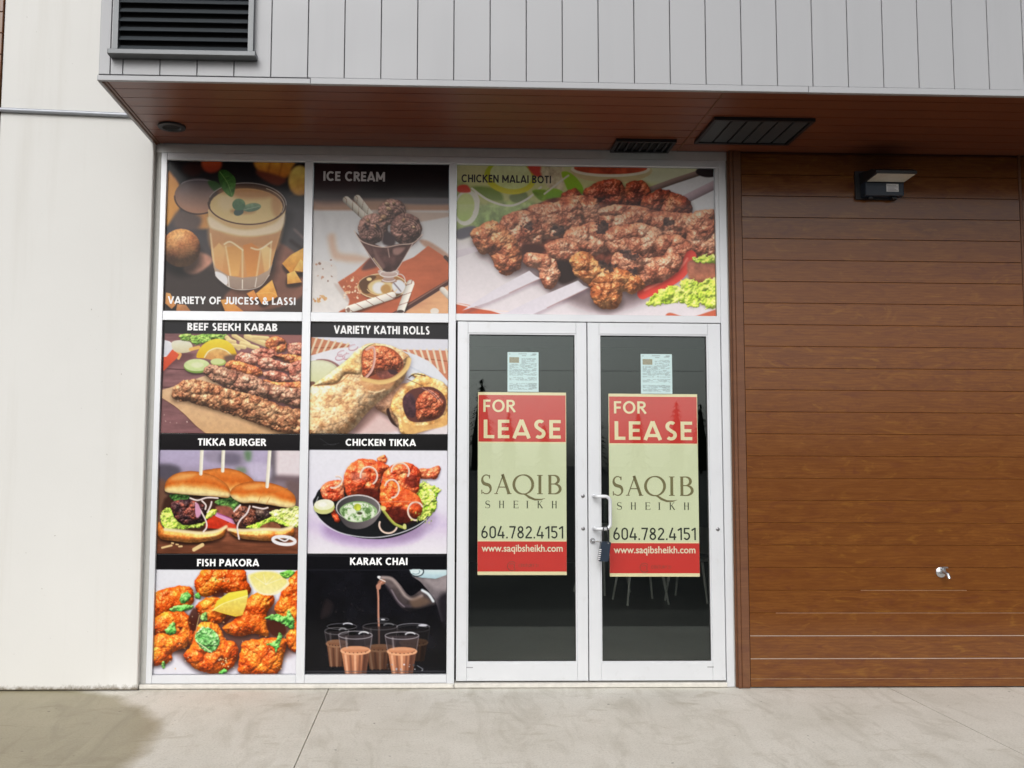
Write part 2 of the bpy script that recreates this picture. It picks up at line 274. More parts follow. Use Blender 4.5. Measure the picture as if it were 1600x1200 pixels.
    A.line([(325, 575), (380, 650), (520, 690), (640, 672), (735, 660), (800, 600)], 7, (206, 178, 164), soft=1, a=.9); A.line([(325, 575), (385, 680), (510, 850), (565, 866), (622, 848), (735, 660)], 6, (210, 190, 180), soft=1, a=.85); A.line([(460, 770), (520, 850)], 10, (214, 190, 150), soft=3, a=.7); A.line([(560, 700), (570, 760)], 6, (170, 140, 130), soft=3)
    for p, q in (((290, 1126), (590, 1030)), ((718, 945), (650, 1136))):
        A.shadow([(p[0]-30, p[1]), (q[0], q[1]-20), (q[0]+30, q[1]), (p[0], p[1]+30)], 6, 14, 12, .5)
        A.line([p, q], 52, (232, 222, 206), shade=.22, stripes=(74, (150, 112, 100), .09, .8), sm=False)
    A.fill(ell(287, 1130, 12, 18), (120, 92, 80)); A.fill(ell(648, 1142, 24, 12), (60, 46, 42))
    A.speck(40, (250, 900, 370, 1050), (4, 13), [(220, 160, 120), (196, 116, 76), (236, 200, 170)], 3); A.speck(14, (40, 1030, 130, 1070), (5, 16), [(200, 150, 100), (180, 120, 70)], 4); A.speck(10, (60, 780, 240, 930), (4, 12), [(170, 130, 110), (130, 100, 86)], 5)
    A.grain(); A.mul([(90, 0), (420, .02), (1160, .06)], add=True)  # sky glare on the window mixed into the print as a faint haze
    return A
def art_malai():
    A = Art([(32, 42), (1528, 58), (1552, 920), (30, 912)], 560, 320)
    A.grad([(40, (196, 192, 140)), (300, (170, 174, 112)), (430, (196, 186, 166)), (520, (226, 214, 218)), (930, (230, 216, 222))])
    A.fill([(1100, 40), (1560, 40), (1560, 130), (1150, 140)], (206, 206, 160), (196, 200, 166), soft=20); A.fill([(1330, 110), (1560, 100), (1560, 330), (1380, 320), (1200, 200)], (226, 226, 232), soft=10)
    A.fill([(20, 850), (220, 890), (300, 930), (20, 930)], (184, 84, 56), soft=3); A.fill([(1280, 900), (1400, 925), (1560, 880), (1560, 930), (1280, 930)], (190, 92, 66), soft=4); A.line([(20, 850), (200, 885), (420, 905)], 8, (240, 214, 206), soft=2)
    # salad
    A.fill([(20, 140), (110, 170), (200, 300), (330, 330), (120, 430), (20, 420)], (168, 176, 116), (136, 150, 90), soft=14, tex=.3); A.fill([(180, 280), (440, 250), (480, 300), (260, 380), (140, 400)], (150, 168, 104), (120, 142, 82), soft=14, tex=.35)
    A.fill([(120, 170), (260, 180), (300, 250), (200, 240)], (112, 132, 64), soft=12); A.fill([(340, 220), (430, 200), (440, 250), (360, 260)], (112, 124, 80), soft=8)
    A.fill(ell(340, 112, 150, 100, 8), (150, 170, 50), (206, 190, 60), soft=3); A.fill(ell(345, 100, 122, 82, 8), (206, 216, 158), (190, 204, 130), soft=3, tex=.1)
    A.fill(ell(88, 292, 74, 106, 8), (214, 212, 190), soft=3); A.fill(ell(80, 290, 54, 84, 8), (186, 200, 130), (150, 172, 90), soft=4); A.line([(120, 180), (220, 250), (340, 280), (440, 240), (520, 170)], 12, (222, 214, 200), soft=2, a=.9); A.line([(130, 320), (160, 260), (140, 200)], 10, (220, 214, 196), soft=2)
    A.fill([(440, 40), (510, 40), (530, 105), (480, 100)], (196, 70, 60), soft=8); A.fill([(520, 60), (650, 50), (640, 200), (560, 170)], (196, 178, 146), soft=10, tex=.3, ts=24); A.fill([(470, 190), (560, 190), (600, 250), (520, 250)], (110, 140, 40), soft=6, tex=.3)
    A.fill([(640, 80), (700, 90), (760, 160), (760, 210), (690, 200), (660, 150)], (150, 186, 50), (110, 156, 30), soft=4); A.fill([(560, 180), (640, 190), (660, 250), (570, 255)], (130, 170, 54), (96, 140, 34), soft=4); A.line([(540, 210), (640, 130), (680, 100)], 10, (216, 206, 184), soft=2); A.fill([(40, 165), (90, 160), (110, 200), (40, 200)], (180, 60, 44), soft=6)
    A.fill([(40, 420), (130, 400), (150, 440), (60, 480), (20, 460)], (84, 80, 88), soft=10)
    # sauce bowl
    A.fill(ell(930, 70, 240, 72), (214, 196, 152), (186, 160, 116), soft=3); A.fill(ell(925, 62, 232, 46), (236, 222, 190), soft=2); A.fill(ell(925, 56, 215, 36), (170, 70, 46), tex=.35, ts=40)
    A.line([(1150, 185), (1300, 130), (1450, 80)], 34, (126, 104, 98), shade=.3, sm=False, soft=2); A.fill(ell(1490, 78, 66, 30, 5), (40, 32, 34), soft=4); A.line([(1370, 235), (1550, 145)], 52, (166, 146, 154), shade=.25, sm=False, soft=2)
    mt = dict(gain=1.2, dark=(132, 62, 42), mid=(188, 104, 74), light=(216, 148, 116), lumps=((80, .4), (30, .18)), fine=.6, fs=10, hue=60, spec=.45, edge=12, es=40)
    bk = dict(mt, dark=(92, 34, 24), mid=(140, 60, 38), light=(176, 96, 60))
    for k, P in enumerate([[(640, 210), (720, 180), (760, 220), (740, 290), (640, 290)], [(770, 190), (840, 140), (960, 120), (1020, 180), (1040, 270), (860, 290), (780, 250)], [(1020, 150), (1110, 130), (1160, 180), (1140, 260), (1040, 270)], [(1110, 240), (1220, 180), (1330, 210), (1400, 260), (1400, 330), (1250, 350), (1130, 310)]]): A.meat(P, R=60, char=.12, seed=30+k*7, **bk)
    A.shadow([(150, 520), (420, 650), (800, 850), (1130, 800), (1500, 560), (1400, 400), (300, 400)], 0, 40, 50, .65, (60, 40, 40))
    for P in ([(20, 545), (190, 508), (210, 530), (20, 592)], ):
        A.fill(P, (222, 206, 216), (196, 178, 190), sm=False)
    A.fill([(300, 370), (480, 280), (640, 230), (1000, 280), (1400, 330), (1530, 330), (1540, 540), (1380, 620), (1150, 720), (950, 640), (700, 640), (430, 560)], (132, 66, 46), (112, 52, 38), soft=8, tex=.7, ts=30)
    big = [[(640, 240), (760, 220), (860, 260), (860, 400), (760, 430), (640, 360)], [(460, 280), (600, 255), (740, 250), (760, 380), (680, 460), (520, 470), (440, 380)], [(860, 300), (1000, 270), (1140, 290), (1180, 380), (1060, 430), (900, 430)], [(1130, 330), (1280, 310), (1420, 330), (1430, 430), (1300, 480), (1150, 430)], [(1390, 330), (1560, 310), (1570, 540), (1450, 580), (1380, 500)],
           [(290, 350), (430, 310), (520, 380), (520, 500), (400, 560), (300, 460)], [(660, 430), (800, 380), (920, 400), (940, 520), (820, 570), (680, 560)], [(900, 430), (1080, 380), (1230, 430), (1240, 560), (1080, 590), (930, 560)], [(1190, 470), (1330, 450), (1420, 530), (1370, 620), (1230, 610)]]
    for k, P in enumerate(big): A.meat(P, R=70, char=.22, seed=60+k*9, **mt)
    A.meat([(115, 470), (140, 410), (240, 370), (330, 420), (390, 500), (415, 560), (400, 650), (320, 690), (260, 640), (220, 560), (170, 560)], R=80, char=.08, seed=150, **dict(mt, mid=(184, 100, 62), light=(214, 144, 96)))
    A.meat([(540, 520), (620, 470), (720, 490), (760, 560), (700, 610), (600, 590)], R=50, char=.1, seed=171, **mt)
    A.fill([(620, 600), (720, 620), (740, 700), (650, 740), (610, 690)], (38, 26, 24), soft=14); A.fill([(420, 500), (540, 520), (520, 570), (420, 570)], (60, 30, 24), soft=14)
    A.meat([(415, 590), (450, 555), (540, 560), (610, 610), (630, 700), (580, 770), (520, 720), (500, 650), (430, 630)], R=60, char=.06, seed=190, **mt)
    for P in ([(66, 893), (250, 772), (455, 660), (490, 690), (520, 705), (340, 790), (210, 846)], [(282, 925), (470, 832), (740, 716), (772, 745), (805, 757), (560, 875), (450, 925)]):
        A.shadow(P, 0, 22, 14, .35, (80, 60, 70)); A.fill(P, (216, 204, 218), (236, 226, 236), ang=0, sm=False); A.line([P[-2], P[-3]] if len(P) == 7 else P[-2:], 6, (150, 110, 110), soft=2, a=.7)
    A.line([(1120, 790), (1230, 740), (1330, 680), (1380, 610), (1400, 570)], 66, (208, 56, 46), shade=-.2, soft=2); A.line([(1130, 770), (1240, 715), (1330, 650), (1380, 585)], 12, (236, 120, 100), soft=5, a=.8)
    for k, P in enumerate([[(1060, 600), (1200, 580), (1330, 560), (1340, 640), (1240, 720), (1120, 730)], [(960, 560), (1100, 560), (1130, 640), (1060, 680), (940, 640)]]): A.meat(P, R=60, char=.25, seed=210+k, **mt)
    A.meat([(690, 620), (720, 560), (800, 545), (850, 600), (920, 640), (1020, 650), (1110, 700), (1130, 750), (1060, 790), (1000, 780), (990, 850), (910, 885), (830, 850), (810, 760), (740, 700)], R=85, char=.05, seed=230, **dict(mt, dark=(140, 66, 34), mid=(192, 106, 58), light=(218, 148, 90)))
    for P in ([(860, 610), (900, 605), (965, 635), (920, 660), (870, 640)], [(980, 545), (1040, 540), (1110, 580), (1040, 600)], [(1050, 650), (1080, 645), (1085, 675), (1060, 680)], [(410, 400), (460, 380), (470, 420), (430, 430)], [(840, 400), (900, 370), (910, 420), (860, 440)], [(1230, 350), (1300, 360), (1290, 400), (1240, 400)], [(600, 400), (660, 410), (640, 450), (600, 450)]): A.fill(P, (48, 36, 34), edge=26, es=16, tex=.7, ts=12, soft=5, a=.85)
    A.fill([(1380, 610), (1450, 590), (1560, 600), (1560, 720), (1480, 760), (1400, 720)], (166, 96, 78), (150, 90, 60), soft=10, tex=.3)
    for k, P in enumerate([[(1420, 580), (1560, 560), (1560, 610), (1440, 610)], [(1140, 850), (1220, 770), (1300, 740), (1380, 790), (1400, 840), (1300, 840), (1200, 860)], [(1340, 720), (1400, 700), (1470, 760), (1480, 840), (1400, 870), (1360, 800)], [(1440, 740), (1560, 700), (1560, 860), (1470, 860)]]): A.leaf(P, (128, 162, 34), (200, 216, 96), seed=250+k, edge=16)
    A.grain(.03); A.mul([(40, .02), (268, .03), (276, .13), (600, .09), (920, .03)], add=True)  # painted sky reflection, starting where the mirrored soffit ends
    return A
def art_kabab():
    A = Art([(146, 20), (1541, 38), (1520, 1152), (132, 1148)], 300, 245)
    A.im[:] = C3((132, 92, 94)); A.im *= (1+.25*fbm(A.X/6, A.Y, 40, 3, 4))[..., None]
    for y0, y1 in ((500, 530), (690, 700)): A.line([(120, y0), (640, y1)], 9, (70, 44, 46), soft=3)
    A.fill([(120, 330), (420, 350), (420, 410), (250, 470), (120, 560)], (96, 60, 62), soft=24, a=.7); A.fill([(1000, 150), (1560, 150), (1560, 260), (1200, 240)], (150, 100, 96), soft=20)
    A.fill([(130, 720), (300, 670), (580, 570), (900, 800), (1560, 1000), (1560, 1170), (600, 1170), (480, 1070), (370, 960), (260, 870), (130, 790)], (222, 184, 146), (206, 164, 120), sm=False, soft=2, tex=.07); A.line([(130, 795), (260, 875), (370, 965), (480, 1075), (600, 1165)], 6, (96, 58, 50), soft=3, a=.8)
    A.fill(ell(150, 300, 100, 84), (226, 226, 236), (206, 206, 220), soft=2); A.line(ell(150, 300, 98, 82, 0, -60, 90, 12), 7, (250, 250, 255)); A.fill([(120, 400), (180, 380), (240, 310), (285, 320), (296, 380), (240, 440), (200, 480), (160, 520), (120, 540)], (222, 92, 62), (196, 70, 40), soft=2)
    A.line([(290, 335), (318, 360), (300, 400)], 26, (236, 170, 100), soft=3)
    A.fill([(230, 240), (300, 218), (400, 228), (440, 280), (420, 330), (330, 346), (250, 320)], (232, 226, 206), (206, 196, 160), soft=3); A.line([(420, 310), (500, 290)], 34, (236, 180, 100), soft=4)
    for k, P in enumerate([[(300, 170), (400, 150), (470, 190), (440, 230), (340, 215)], [(420, 190), (520, 160), (640, 150), (660, 210), (560, 250), (450, 255)], [(600, 160), (720, 155), (790, 170), (760, 210), (640, 220)]]): A.leaf(P, (70, 104, 40), (160, 186, 96), seed=5+k, edge=18)
    for p, q, w in (((780, 190), (900, 300), 44), ((850, 170), (1000, 260), 44), ((930, 250), (1090, 300), 46), ((980, 180), (1180, 260), 60), ((840, 270), (960, 290), 40), ((1050, 190), (1190, 200), 40), ((790, 220), (860, 235), 36)): A.line([p, q], w, (238, 208, 150), shade=.15, soft=3, sm=False); A.line([p, q], 6, (206, 160, 100), a=.5, soft=4, sm=False)
    A.fill([(480, 390), (500, 320), (560, 250), (660, 206), (760, 215), (840, 270), (880, 350), (880, 400), (700, 410), (560, 400)], (244, 214, 70), (220, 166, 30), soft=2); A.fill([(560, 392), (600, 330), (680, 298), (770, 320), (840, 380), (800, 415), (640, 415)], (226, 178, 110), (206, 146, 84), soft=6, tex=.15); A.line([(560, 390), (600, 330), (680, 298), (770, 320), (840, 380)], 12, (246, 232, 180), soft=3)
    A.fill([(760, 380), (880, 360), (880, 420), (780, 430)], (110, 84, 70), soft=20)
    A.fill(ell(700, 440, 76, 36), (166, 186, 100)); A.fill(ell(690, 432, 70, 30), (206, 214, 150)); A.shadow(ell(485, 485, 130, 65), 10, 16, 16, .5); A.fill(ell(486, 480, 132, 70), (120, 150, 70)); A.fill(ell(484, 468, 128, 62), (208, 222, 164), (196, 212, 148), tex=.06); A.fill(ell(490, 468, 60, 26), (222, 230, 184), soft=12)
    ck = dict(dark=(138, 70, 56), mid=(190, 118, 98), light=(224, 164, 140), lumps=((70, .4), (28, .25)), fine=.4, fs=10, edge=10, hue=50, spec=.4)
    for k, P in enumerate([[(1190, 210), (1290, 180), (1380, 240), (1360, 330), (1220, 330), (1170, 270)], [(1390, 270), (1480, 240), (1560, 260), (1560, 380), (1420, 370)], [(1030, 330), (1120, 300), (1260, 320), (1300, 390), (1160, 430), (1050, 400)], [(1270, 370), (1400, 360), (1560, 390), (1560, 460), (1380, 440)], [(860, 390), (930, 340), (1060, 370), (1110, 420), (1060, 470), (900, 460)], [(1100, 420), (1200, 390), (1330, 440), (1440, 460), (1440, 540), (1290, 520), (1120, 500)], [(770, 460), (840, 415), (960, 450), (1100, 490), (1150, 560), (1060, 590), (920, 560), (800, 510)], [(1150, 540), (1260, 530), (1380, 560), (1420, 630), (1300, 640), (1180, 600)], [(1400, 480), (1560, 420), (1560, 640), (1450, 640)], [(1150, 610), (1300, 640), (1560, 640), (1560, 720), (1350, 720), (1200, 680)]]): A.meat(P, R=50, char=.1, seed=20+k*5, **(ck if k % 3 else dict(ck, mid=(206, 116, 70), light=(232, 160, 90))))
    kb = dict(gain=1.22, dark=(124, 74, 60), mid=(172, 120, 96), light=(206, 160, 132), R=95, lumps=((92, .5), (40, .2)), fine=.55, fs=9, edge=20, es=50, spec=.3, hue=55, cr=.45)
    A.meat([(560, 540), (580, 480), (650, 465), (800, 510), (1000, 560), (1200, 640), (1400, 690), (1560, 720), (1560, 900), (1350, 850), (1150, 800), (900, 740), (700, 650), (590, 590)], seed=80, char=.14, **kb)
    A.meat([(235, 780), (260, 690), (330, 630), (440, 610), (600, 640), (760, 690), (950, 750), (1150, 800), (1350, 880), (1560, 930), (1560, 1150), (1330, 1145), (1100, 1060), (900, 980), (700, 920), (520, 870), (380, 830), (270, 820)], seed=95, char=.06, **dict(kb, dark=(136, 80, 54), mid=(180, 122, 86), light=(214, 164, 122)))
    A.fill([(100, 0), (1560, 10), (1560, 169), (100, 148)], (34, 34, 38), sm=False)
    A.fill([(120, 0), (160, 0), (160, 150), (132, 1160), (100, 1160)], (28, 26, 30), sm=False, a=.9)
    A.speck(8, (160, 820, 400, 1140), (4, 9), [(210, 180, 170)], 3)
    A.grain(.03); return A
def art_rolls():
    A = Art([(78, 30), (1428, 46), (1422, 1156), (54, 1156)], 292, 246)
    A.grad([(30, (232, 230, 244)), (400, (222, 224, 240)), (900, (232, 214, 214)), (1160, (236, 222, 226))])
    A.fill([(60, 180), (460, 260), (420, 320), (60, 370)], (196, 128, 96), sm=False, soft=4); A.line([(70, 290), (250, 290), (440, 270)], 10, (150, 84, 60), soft=3)
    for k in range(6): A.line([(130+k*62, 190+k*12), (70+k*62, 350-k*6)], 20, (236, 210, 180), soft=4, sm=False)
    A.fill([(930, 310), (1440, 320), (1440, 640), (1250, 430)], (204, 134, 104), sm=False, soft=4); A.line([(1180, 400), (1440, 430)], 10, (150, 84, 60), soft=3)
    for k in range(8): A.line([(960+k*64, 310), (1010+k*64, 360+k*30)], 20, (240, 216, 190), soft=4, sm=False)
    A.fill([(60, 380), (330, 300), (520, 300), (520, 420), (60, 440)], (236, 234, 244), soft=4); A.fill([(880, 330), (1000, 330), (1180, 400), (1330, 520), (1420, 660), (1200, 640), (1000, 640), (980, 450)], (228, 232, 244), soft=4)
    for k in range(6): A.line([(1030+k*30, 470+k*22), (1130+k*30, 520+k*15), (1240+k*30, 600+k*10)], 8, (200, 208, 226), soft=4, a=.8)
    for x, y in ((380, 350), (430, 380), (360, 390), (490, 290)): A.line(ell(x, y, 46, 26, -20, 20, 300, 14), 14, (196, 160, 170), soft=2); A.line(ell(x, y-4, 40, 20, -20, 20, 300, 14), 5, (238, 222, 228), soft=2)
    A.fill([(120, 420), (240, 410), (350, 470), (300, 520)], (150, 110, 106), soft=6); A.fill(ell(150, 540, 200, 124), (208, 206, 176), soft=3); A.fill(ell(140, 540, 188, 112), (230, 232, 196), (214, 216, 166), soft=4)
    A.fill([(60, 640), (110, 640), (100, 700), (60, 720)], (120, 86, 72), soft=6)
    tan = dict(dark=(190, 136, 92), mid=(222, 174, 128), light=(238, 204, 162), fine=.16, fs=16, hue=60, spec=.12, L=(-.45, -.7, .6), amb=.5, cr=.1, gain=1.12)
    A.fill([(640, 900), (760, 820), (860, 960), (960, 1120), (500, 1150)], (222, 190, 186), soft=30)
    # second roll
    A.meat([(700, 880), (800, 780), (930, 680), (1000, 650), (1040, 700), (980, 900), (1000, 1140), (930, 1080), (860, 1000), (800, 960)], R=120, lumps=((60, .15),), edge=4, seed=5, **dict(tan, mid=(196, 150, 116), light=(220, 184, 150)))
    A.fill([(815, 930), (840, 900), (870, 1000), (930, 1090), (860, 1040)], (54, 34, 30), soft=6)
    A.meat([(860, 900), (900, 760), (1000, 660), (1100, 600), (1060, 560), (1150, 545), (1260, 590), (1380, 640), (1440, 740), (1440, 1000), (1330, 1060), (1250, 1100), (1100, 1150), (960, 1150), (930, 1020)], R=60, lumps=((70, .15),), edge=5, seed=15, **dict(tan, dark=(196, 130, 70), mid=(226, 170, 104), light=(242, 208, 156)))
    A.fill([(980, 800), (1050, 720), (1150, 690), (1280, 690), (1380, 760), (1410, 860), (1360, 980), (1230, 1030), (1060, 1030), (990, 930)], (98, 56, 50), soft=5); A.fill([(985, 800), (1060, 750), (1110, 850), (1090, 990), (1000, 950)], (88, 58, 66), (64, 40, 46), soft=8, tex=.4)
    A.meat([(1110, 860), (1150, 760), (1250, 710), (1350, 770), (1390, 860), (1330, 980), (1200, 1010), (1120, 1020)], (130, 56, 36), (178, 86, 56), (206, 122, 84), R=80, lumps=((60, .4), (24, .35)), fine=.6, edge=12, seed=25, sh=.3, hue=50)
    for k in range(5): A.line([(1140+k*30, 690+k*6), (1230+k*28, 730+k*12), (1310+k*20, 800+k*14)], 6, (206, 170, 160) if k % 2 else (110, 70, 66), soft=2, a=.8)
    A.line([(1040, 590), (1100, 555), (1200, 575)], 10, (60, 42, 36), soft=3); A.line([(1020, 610), (1120, 650), (1200, 690)], 6, (120, 84, 60), soft=2)
    A.fill([(960, 900), (1000, 1040), (1200, 1070), (1330, 1030), (1420, 960), (1420, 1060), (1250, 1110), (1000, 1150)], (220, 158, 92), (236, 182, 116), soft=10, tex=.15)
    # first roll
    A.shadow([(60, 760), (500, 360), (1000, 560), (800, 830), (420, 1170), (60, 1160)], 30, 30, 40, .45, (110, 70, 60))
    A.meat([(40, 740), (180, 620), (360, 470), (520, 330), (600, 262), (700, 246), (860, 270), (1000, 340), (1050, 400), (1010, 560), (960, 650), (800, 790), (640, 930), (400, 1170), (40, 1170)], R=190, lumps=((90, .12), (40, .12)), edge=4, seed=35, **tan)
    A.meat([(100, 670), (240, 560), (420, 420), (540, 300), (700, 246), (620, 300), (590, 440), (560, 560), (420, 560), (330, 650), (200, 670)], R=60, lumps=((90, .1),), edge=4, seed=45, sh=.3, **dict(tan, dark=(206, 150, 92), mid=(228, 182, 124), light=(242, 210, 160)))
    A.line([(110, 672), (260, 668), (360, 640), (450, 560)], 8, (166, 106, 60), soft=4, a=.8)
    A.fill([(570, 400), (590, 320), (680, 275), (800, 275), (900, 320), (980, 420), (960, 540), (860, 600), (720, 620), (600, 610), (580, 520)], (150, 74, 50), soft=6)
    A.meat([(580, 400), (600, 320), (690, 280), (800, 282), (900, 330), (975, 430), (950, 520), (830, 530), (700, 560), (590, 600)], (152, 66, 40), (196, 98, 62), (222, 138, 96), R=110, lumps=((70, .35), (26, .35)), fine=.7, edge=8, seed=55, sh=0, hue=60)
    A.fill([(720, 540), (850, 520), (930, 540), (880, 590), (760, 600)], (128, 72, 62), soft=12, tex=.4, ts=30); A.fill([(830, 520), (900, 515), (930, 550), (870, 560)], (66, 42, 46), soft=6)
    A.line([(620, 310), (690, 290), (700, 400), (670, 520), (600, 606)], 24, (226, 170, 156), soft=2, shade=.15)
    A.line([(590, 610), (760, 640), (900, 600), (1010, 500), (1040, 410)], 46, (236, 190, 124), soft=6, shade=-.1); A.fill([(560, 620), (760, 665), (900, 630), (820, 720), (620, 710)], (206, 146, 96), soft=16, a=.7); A.line([(640, 730), (720, 740), (800, 710)], 10, (244, 214, 170), soft=4)
    A.fill([(40, 0), (1460, 0), (1460, 208), (40, 182)], (40, 40, 44), sm=False)
    A.grain(.03); return A
def art_burger():
    A = Art([(126, 40), (1446, 46), (1412, 1180), (80, 1176)], 290, 250)
    A.grad([(190, (178, 168, 196)), (340, (172, 160, 188)), (480, (140, 126, 140)), (760, (112, 92, 90)), (930, (110, 74, 58)), (960, (128, 76, 54)), (1180, (112, 64, 44))])
    for P, c in (([(100, 340), (300, 360), (280, 500), (100, 520)], (84, 78, 90)), ([(80, 500), (190, 520), (180, 780), (80, 800)], (110, 76, 60)), ([(560, 210), (900, 210), (900, 360), (760, 340), (560, 300)], (150, 140, 160)), ([(690, 230), (860, 240), (860, 330), (700, 330)], (112, 104, 122)), ([(1200, 200), (1460, 200), (1460, 450), (1220, 450)], (222, 208, 212)), ([(1180, 440), (1460, 450), (1460, 500), (1190, 490)], (110, 92, 98)), ([(1160, 200), (1210, 200), (1200, 470), (1160, 480)], (100, 92, 100)), ([(920, 210), (980, 210), (970, 300), (930, 290)], (96, 126, 92)), ([(840, 370), (920, 370), (920, 410), (850, 410)], (110, 130, 100)), ([(1300, 500), (1460, 520), (1460, 740), (1380, 700)], (110, 90, 90)), ([(950, 330), (1150, 340), (1140, 480), (1000, 480)], (190, 180, 204))): A.fill(P, c, soft=26)
    A.blur(2.5)
    b = A.Y > 950; t = (1+.3*fbm(A.X/8, A.Y, 30, 8, 4))[..., None]; A.im = np.where((b & (A.Y > 960))[..., None], A.im*t, A.im)
    bun = dict(gain=.98, dark=(196, 98, 34), mid=(222, 132, 62), light=(236, 164, 92), R=120, lumps=(), fine=.12, fs=14, edge=3, hue=120, spec=.3, L=(-.15, -.8, .6), amb=.52, cr=0)
    def under(P): A.fill(P, (250, 226, 170), (240, 204, 140), soft=34, a=.9)
    def stick(x0, x1, y1): A.line([(x0, 190), (x1, y1)], 32, (244, 236, 212), shade=.12, sm=False, soft=1)
    A.bun([(500, 420), (600, 378), (740, 370), (860, 396), (960, 450), (1000, 510), (900, 590), (780, 650), (640, 600)], 3, .62); stick(718, 708, 396)
    # fillings
    A.fill([(200, 620), (760, 640), (1380, 740), (1360, 940), (740, 960), (200, 940)], (60, 36, 28), soft=20)
    A.leaf([(215, 620), (340, 620), (400, 650), (300, 700), (220, 660)], (34, 66, 30), (70, 110, 50), 4, 8); A.leaf([(640, 680), (760, 650), (860, 680), (860, 760), (780, 770), (660, 720)], (36, 70, 34), (96, 130, 64), 5, 10)
    A.fill([(640, 740), (780, 740), (820, 850), (700, 860)], (140, 78, 64), soft=14, tex=.3)
    A.leaf([(120, 820), (160, 760), (220, 750), (260, 830), (330, 900), (500, 890), (540, 880), (480, 930), (260, 950), (200, 960), (150, 930)], (112, 152, 44), (204, 220, 110), 6, 14)
    A.meat([(215, 720), (260, 680), (380, 670), (480, 690), (540, 740), (540, 840), (480, 890), (340, 905), (270, 860), (230, 790)], (34, 24, 30), (70, 42, 44), (150, 72, 56), R=70, lumps=((50, .5), (22, .4)), fine=.5, edge=10, seed=7, char=.3, charc=(24, 20, 28), spec=.4, hue=40)
    A.fill([(550, 880), (600, 820), (700, 830), (750, 870), (720, 940), (600, 940), (540, 930)], (222, 66, 36), (186, 44, 26), soft=4, tex=.2); A.fill([(750, 890), (820, 870), (840, 920), (800, 960), (740, 960)], (226, 80, 46), (196, 56, 36), soft=4); A.line([(650, 810), (740, 850), (810, 880)], 40, (214, 150, 190), soft=2); A.line([(660, 800), (740, 830), (812, 860)], 8, (150, 60, 120), soft=2)
    A.leaf([(540, 850), (570, 780), (640, 760), (650, 790), (600, 830)], (130, 160, 40), (214, 220, 110), 8, 8)
    A.meat([(790, 830), (830, 750), (900, 730), (1010, 780), (1060, 850), (1000, 900), (920, 940), (850, 930)], (40, 28, 32), (112, 64, 50), (196, 116, 84), R=60, lumps=((50, .5), (20, .4)), fine=.5, edge=10, seed=9, char=.3, charc=(30, 24, 30), spec=.4, hue=40)
    A.meat([(1020, 760), (1130, 770), (1200, 800), (1120, 850), (1030, 860)], (30, 24, 28), (60, 44, 44), (90, 70, 60), R=40, edge=8, seed=12)
    A.leaf([(1150, 800), (1240, 760), (1430, 740), (1440, 900), (1360, 930), (1260, 880)], (160, 184, 74), (228, 232, 156), 10, 12); A.leaf([(920, 930), (1000, 900), (1120, 850), (1180, 830), (1300, 890), (1330, 930), (1240, 900), (1160, 880), (1040, 950)], (110, 160, 40), (190, 214, 90), 11, 8)
    A.fill([(1060, 920), (1160, 880), (1240, 910), (1230, 950), (1080, 950)], (136, 82, 56), soft=6, tex=.3)
    # lower buns
    for P, k in (([(85, 930), (110, 880), (160, 950), (300, 965), (500, 985), (640, 970), (735, 925), (710, 1010), (620, 1050), (420, 1075), (250, 1060), (110, 1030)], 13), ([(760, 950), (900, 960), (1100, 950), (1260, 955), (1360, 925), (1370, 1000), (1240, 1050), (1060, 1055), (900, 1040), (810, 1010)], 14)):
        A.shadow(P, 0, 24, 20, .6); A.meat(P, seed=k, sh=0, **dict(bun, R=60, light=(236, 168, 96))); A.line(P[2:7] if k == 13 else P[0:5], 30, (250, 228, 178), soft=8, a=.9)
    # top buns
    P = [(160, 570), (180, 490), (250, 430), (380, 398), (520, 410), (640, 450), (740, 520), (775, 590), (760, 650), (640, 640), (480, 630), (300, 615), (190, 600)]
    A.shadow(P, 0, 24, 18, .5); A.bun(P, 15, .56); A.line([(520, 560), (620, 580), (740, 600)], 5, (216, 160, 96), soft=3, a=.7); A.fill([(230, 470), (330, 425), (450, 430), (380, 470), (280, 490)], (250, 198, 124), soft=26, a=.5); stick(516, 502, 424)
    P = [(775, 610), (800, 560), (880, 515), (1000, 495), (1160, 510), (1300, 560), (1385, 630), (1390, 720), (1320, 745), (1160, 720), (1000, 700), (900, 702), (830, 676), (790, 645)]
    A.shadow(P, 0, 24, 18, .5); A.bun(P, 16, .6); A.fill([(900, 555), (1020, 520), (1100, 535), (980, 575)], (248, 184, 108), soft=26, a=.55); A.line([(1120, 620), (1220, 590), (1320, 560)], 5, (200, 120, 50), soft=3); A.line([(1040, 690), (1060, 640)], 5, (190, 120, 60), soft=2); A.line([(1120, 705), (1150, 650)], 5, (190, 120, 60), soft=2); stick(1156, 1126, 545)
    for L in ([(400, 655), (470, 675), (560, 650), (660, 655)], [(510, 680), (545, 720), (540, 760)], [(600, 690), (590, 730), (560, 790)], [(450, 700), (500, 780), (545, 870), (550, 930), (520, 970)], [(960, 730), (930, 800), (870, 860), (840, 930), (855, 1040)], [(870, 720), (810, 780)], [(990, 735), (1080, 755), (1130, 745)]): A.line(L, 15, (238, 216, 212), soft=1, shade=.15)
    A.fill([(450, 700), (480, 720), (500, 800), (460, 840), (445, 780)], (206, 150, 180), soft=4)
    A.line(ell(1280, 1055, 105, 36, 6, 0, 360, 22), 30, (240, 236, 240), closed=True, soft=2); A.line([(1220, 1030), (1290, 1060), (1340, 1020)], 14, (240, 236, 240), soft=1)
    for p, q, w in (((130, 1122), (220, 1100), 18), ((430, 1140), (510, 1095), 34), ((290, 1110), (316, 1108), 16), ((222, 1078), (236, 1080), 14), ((262, 1090), (282, 1092), 12)): A.line([p, q], w, (232, 196, 140), soft=1, sm=False)
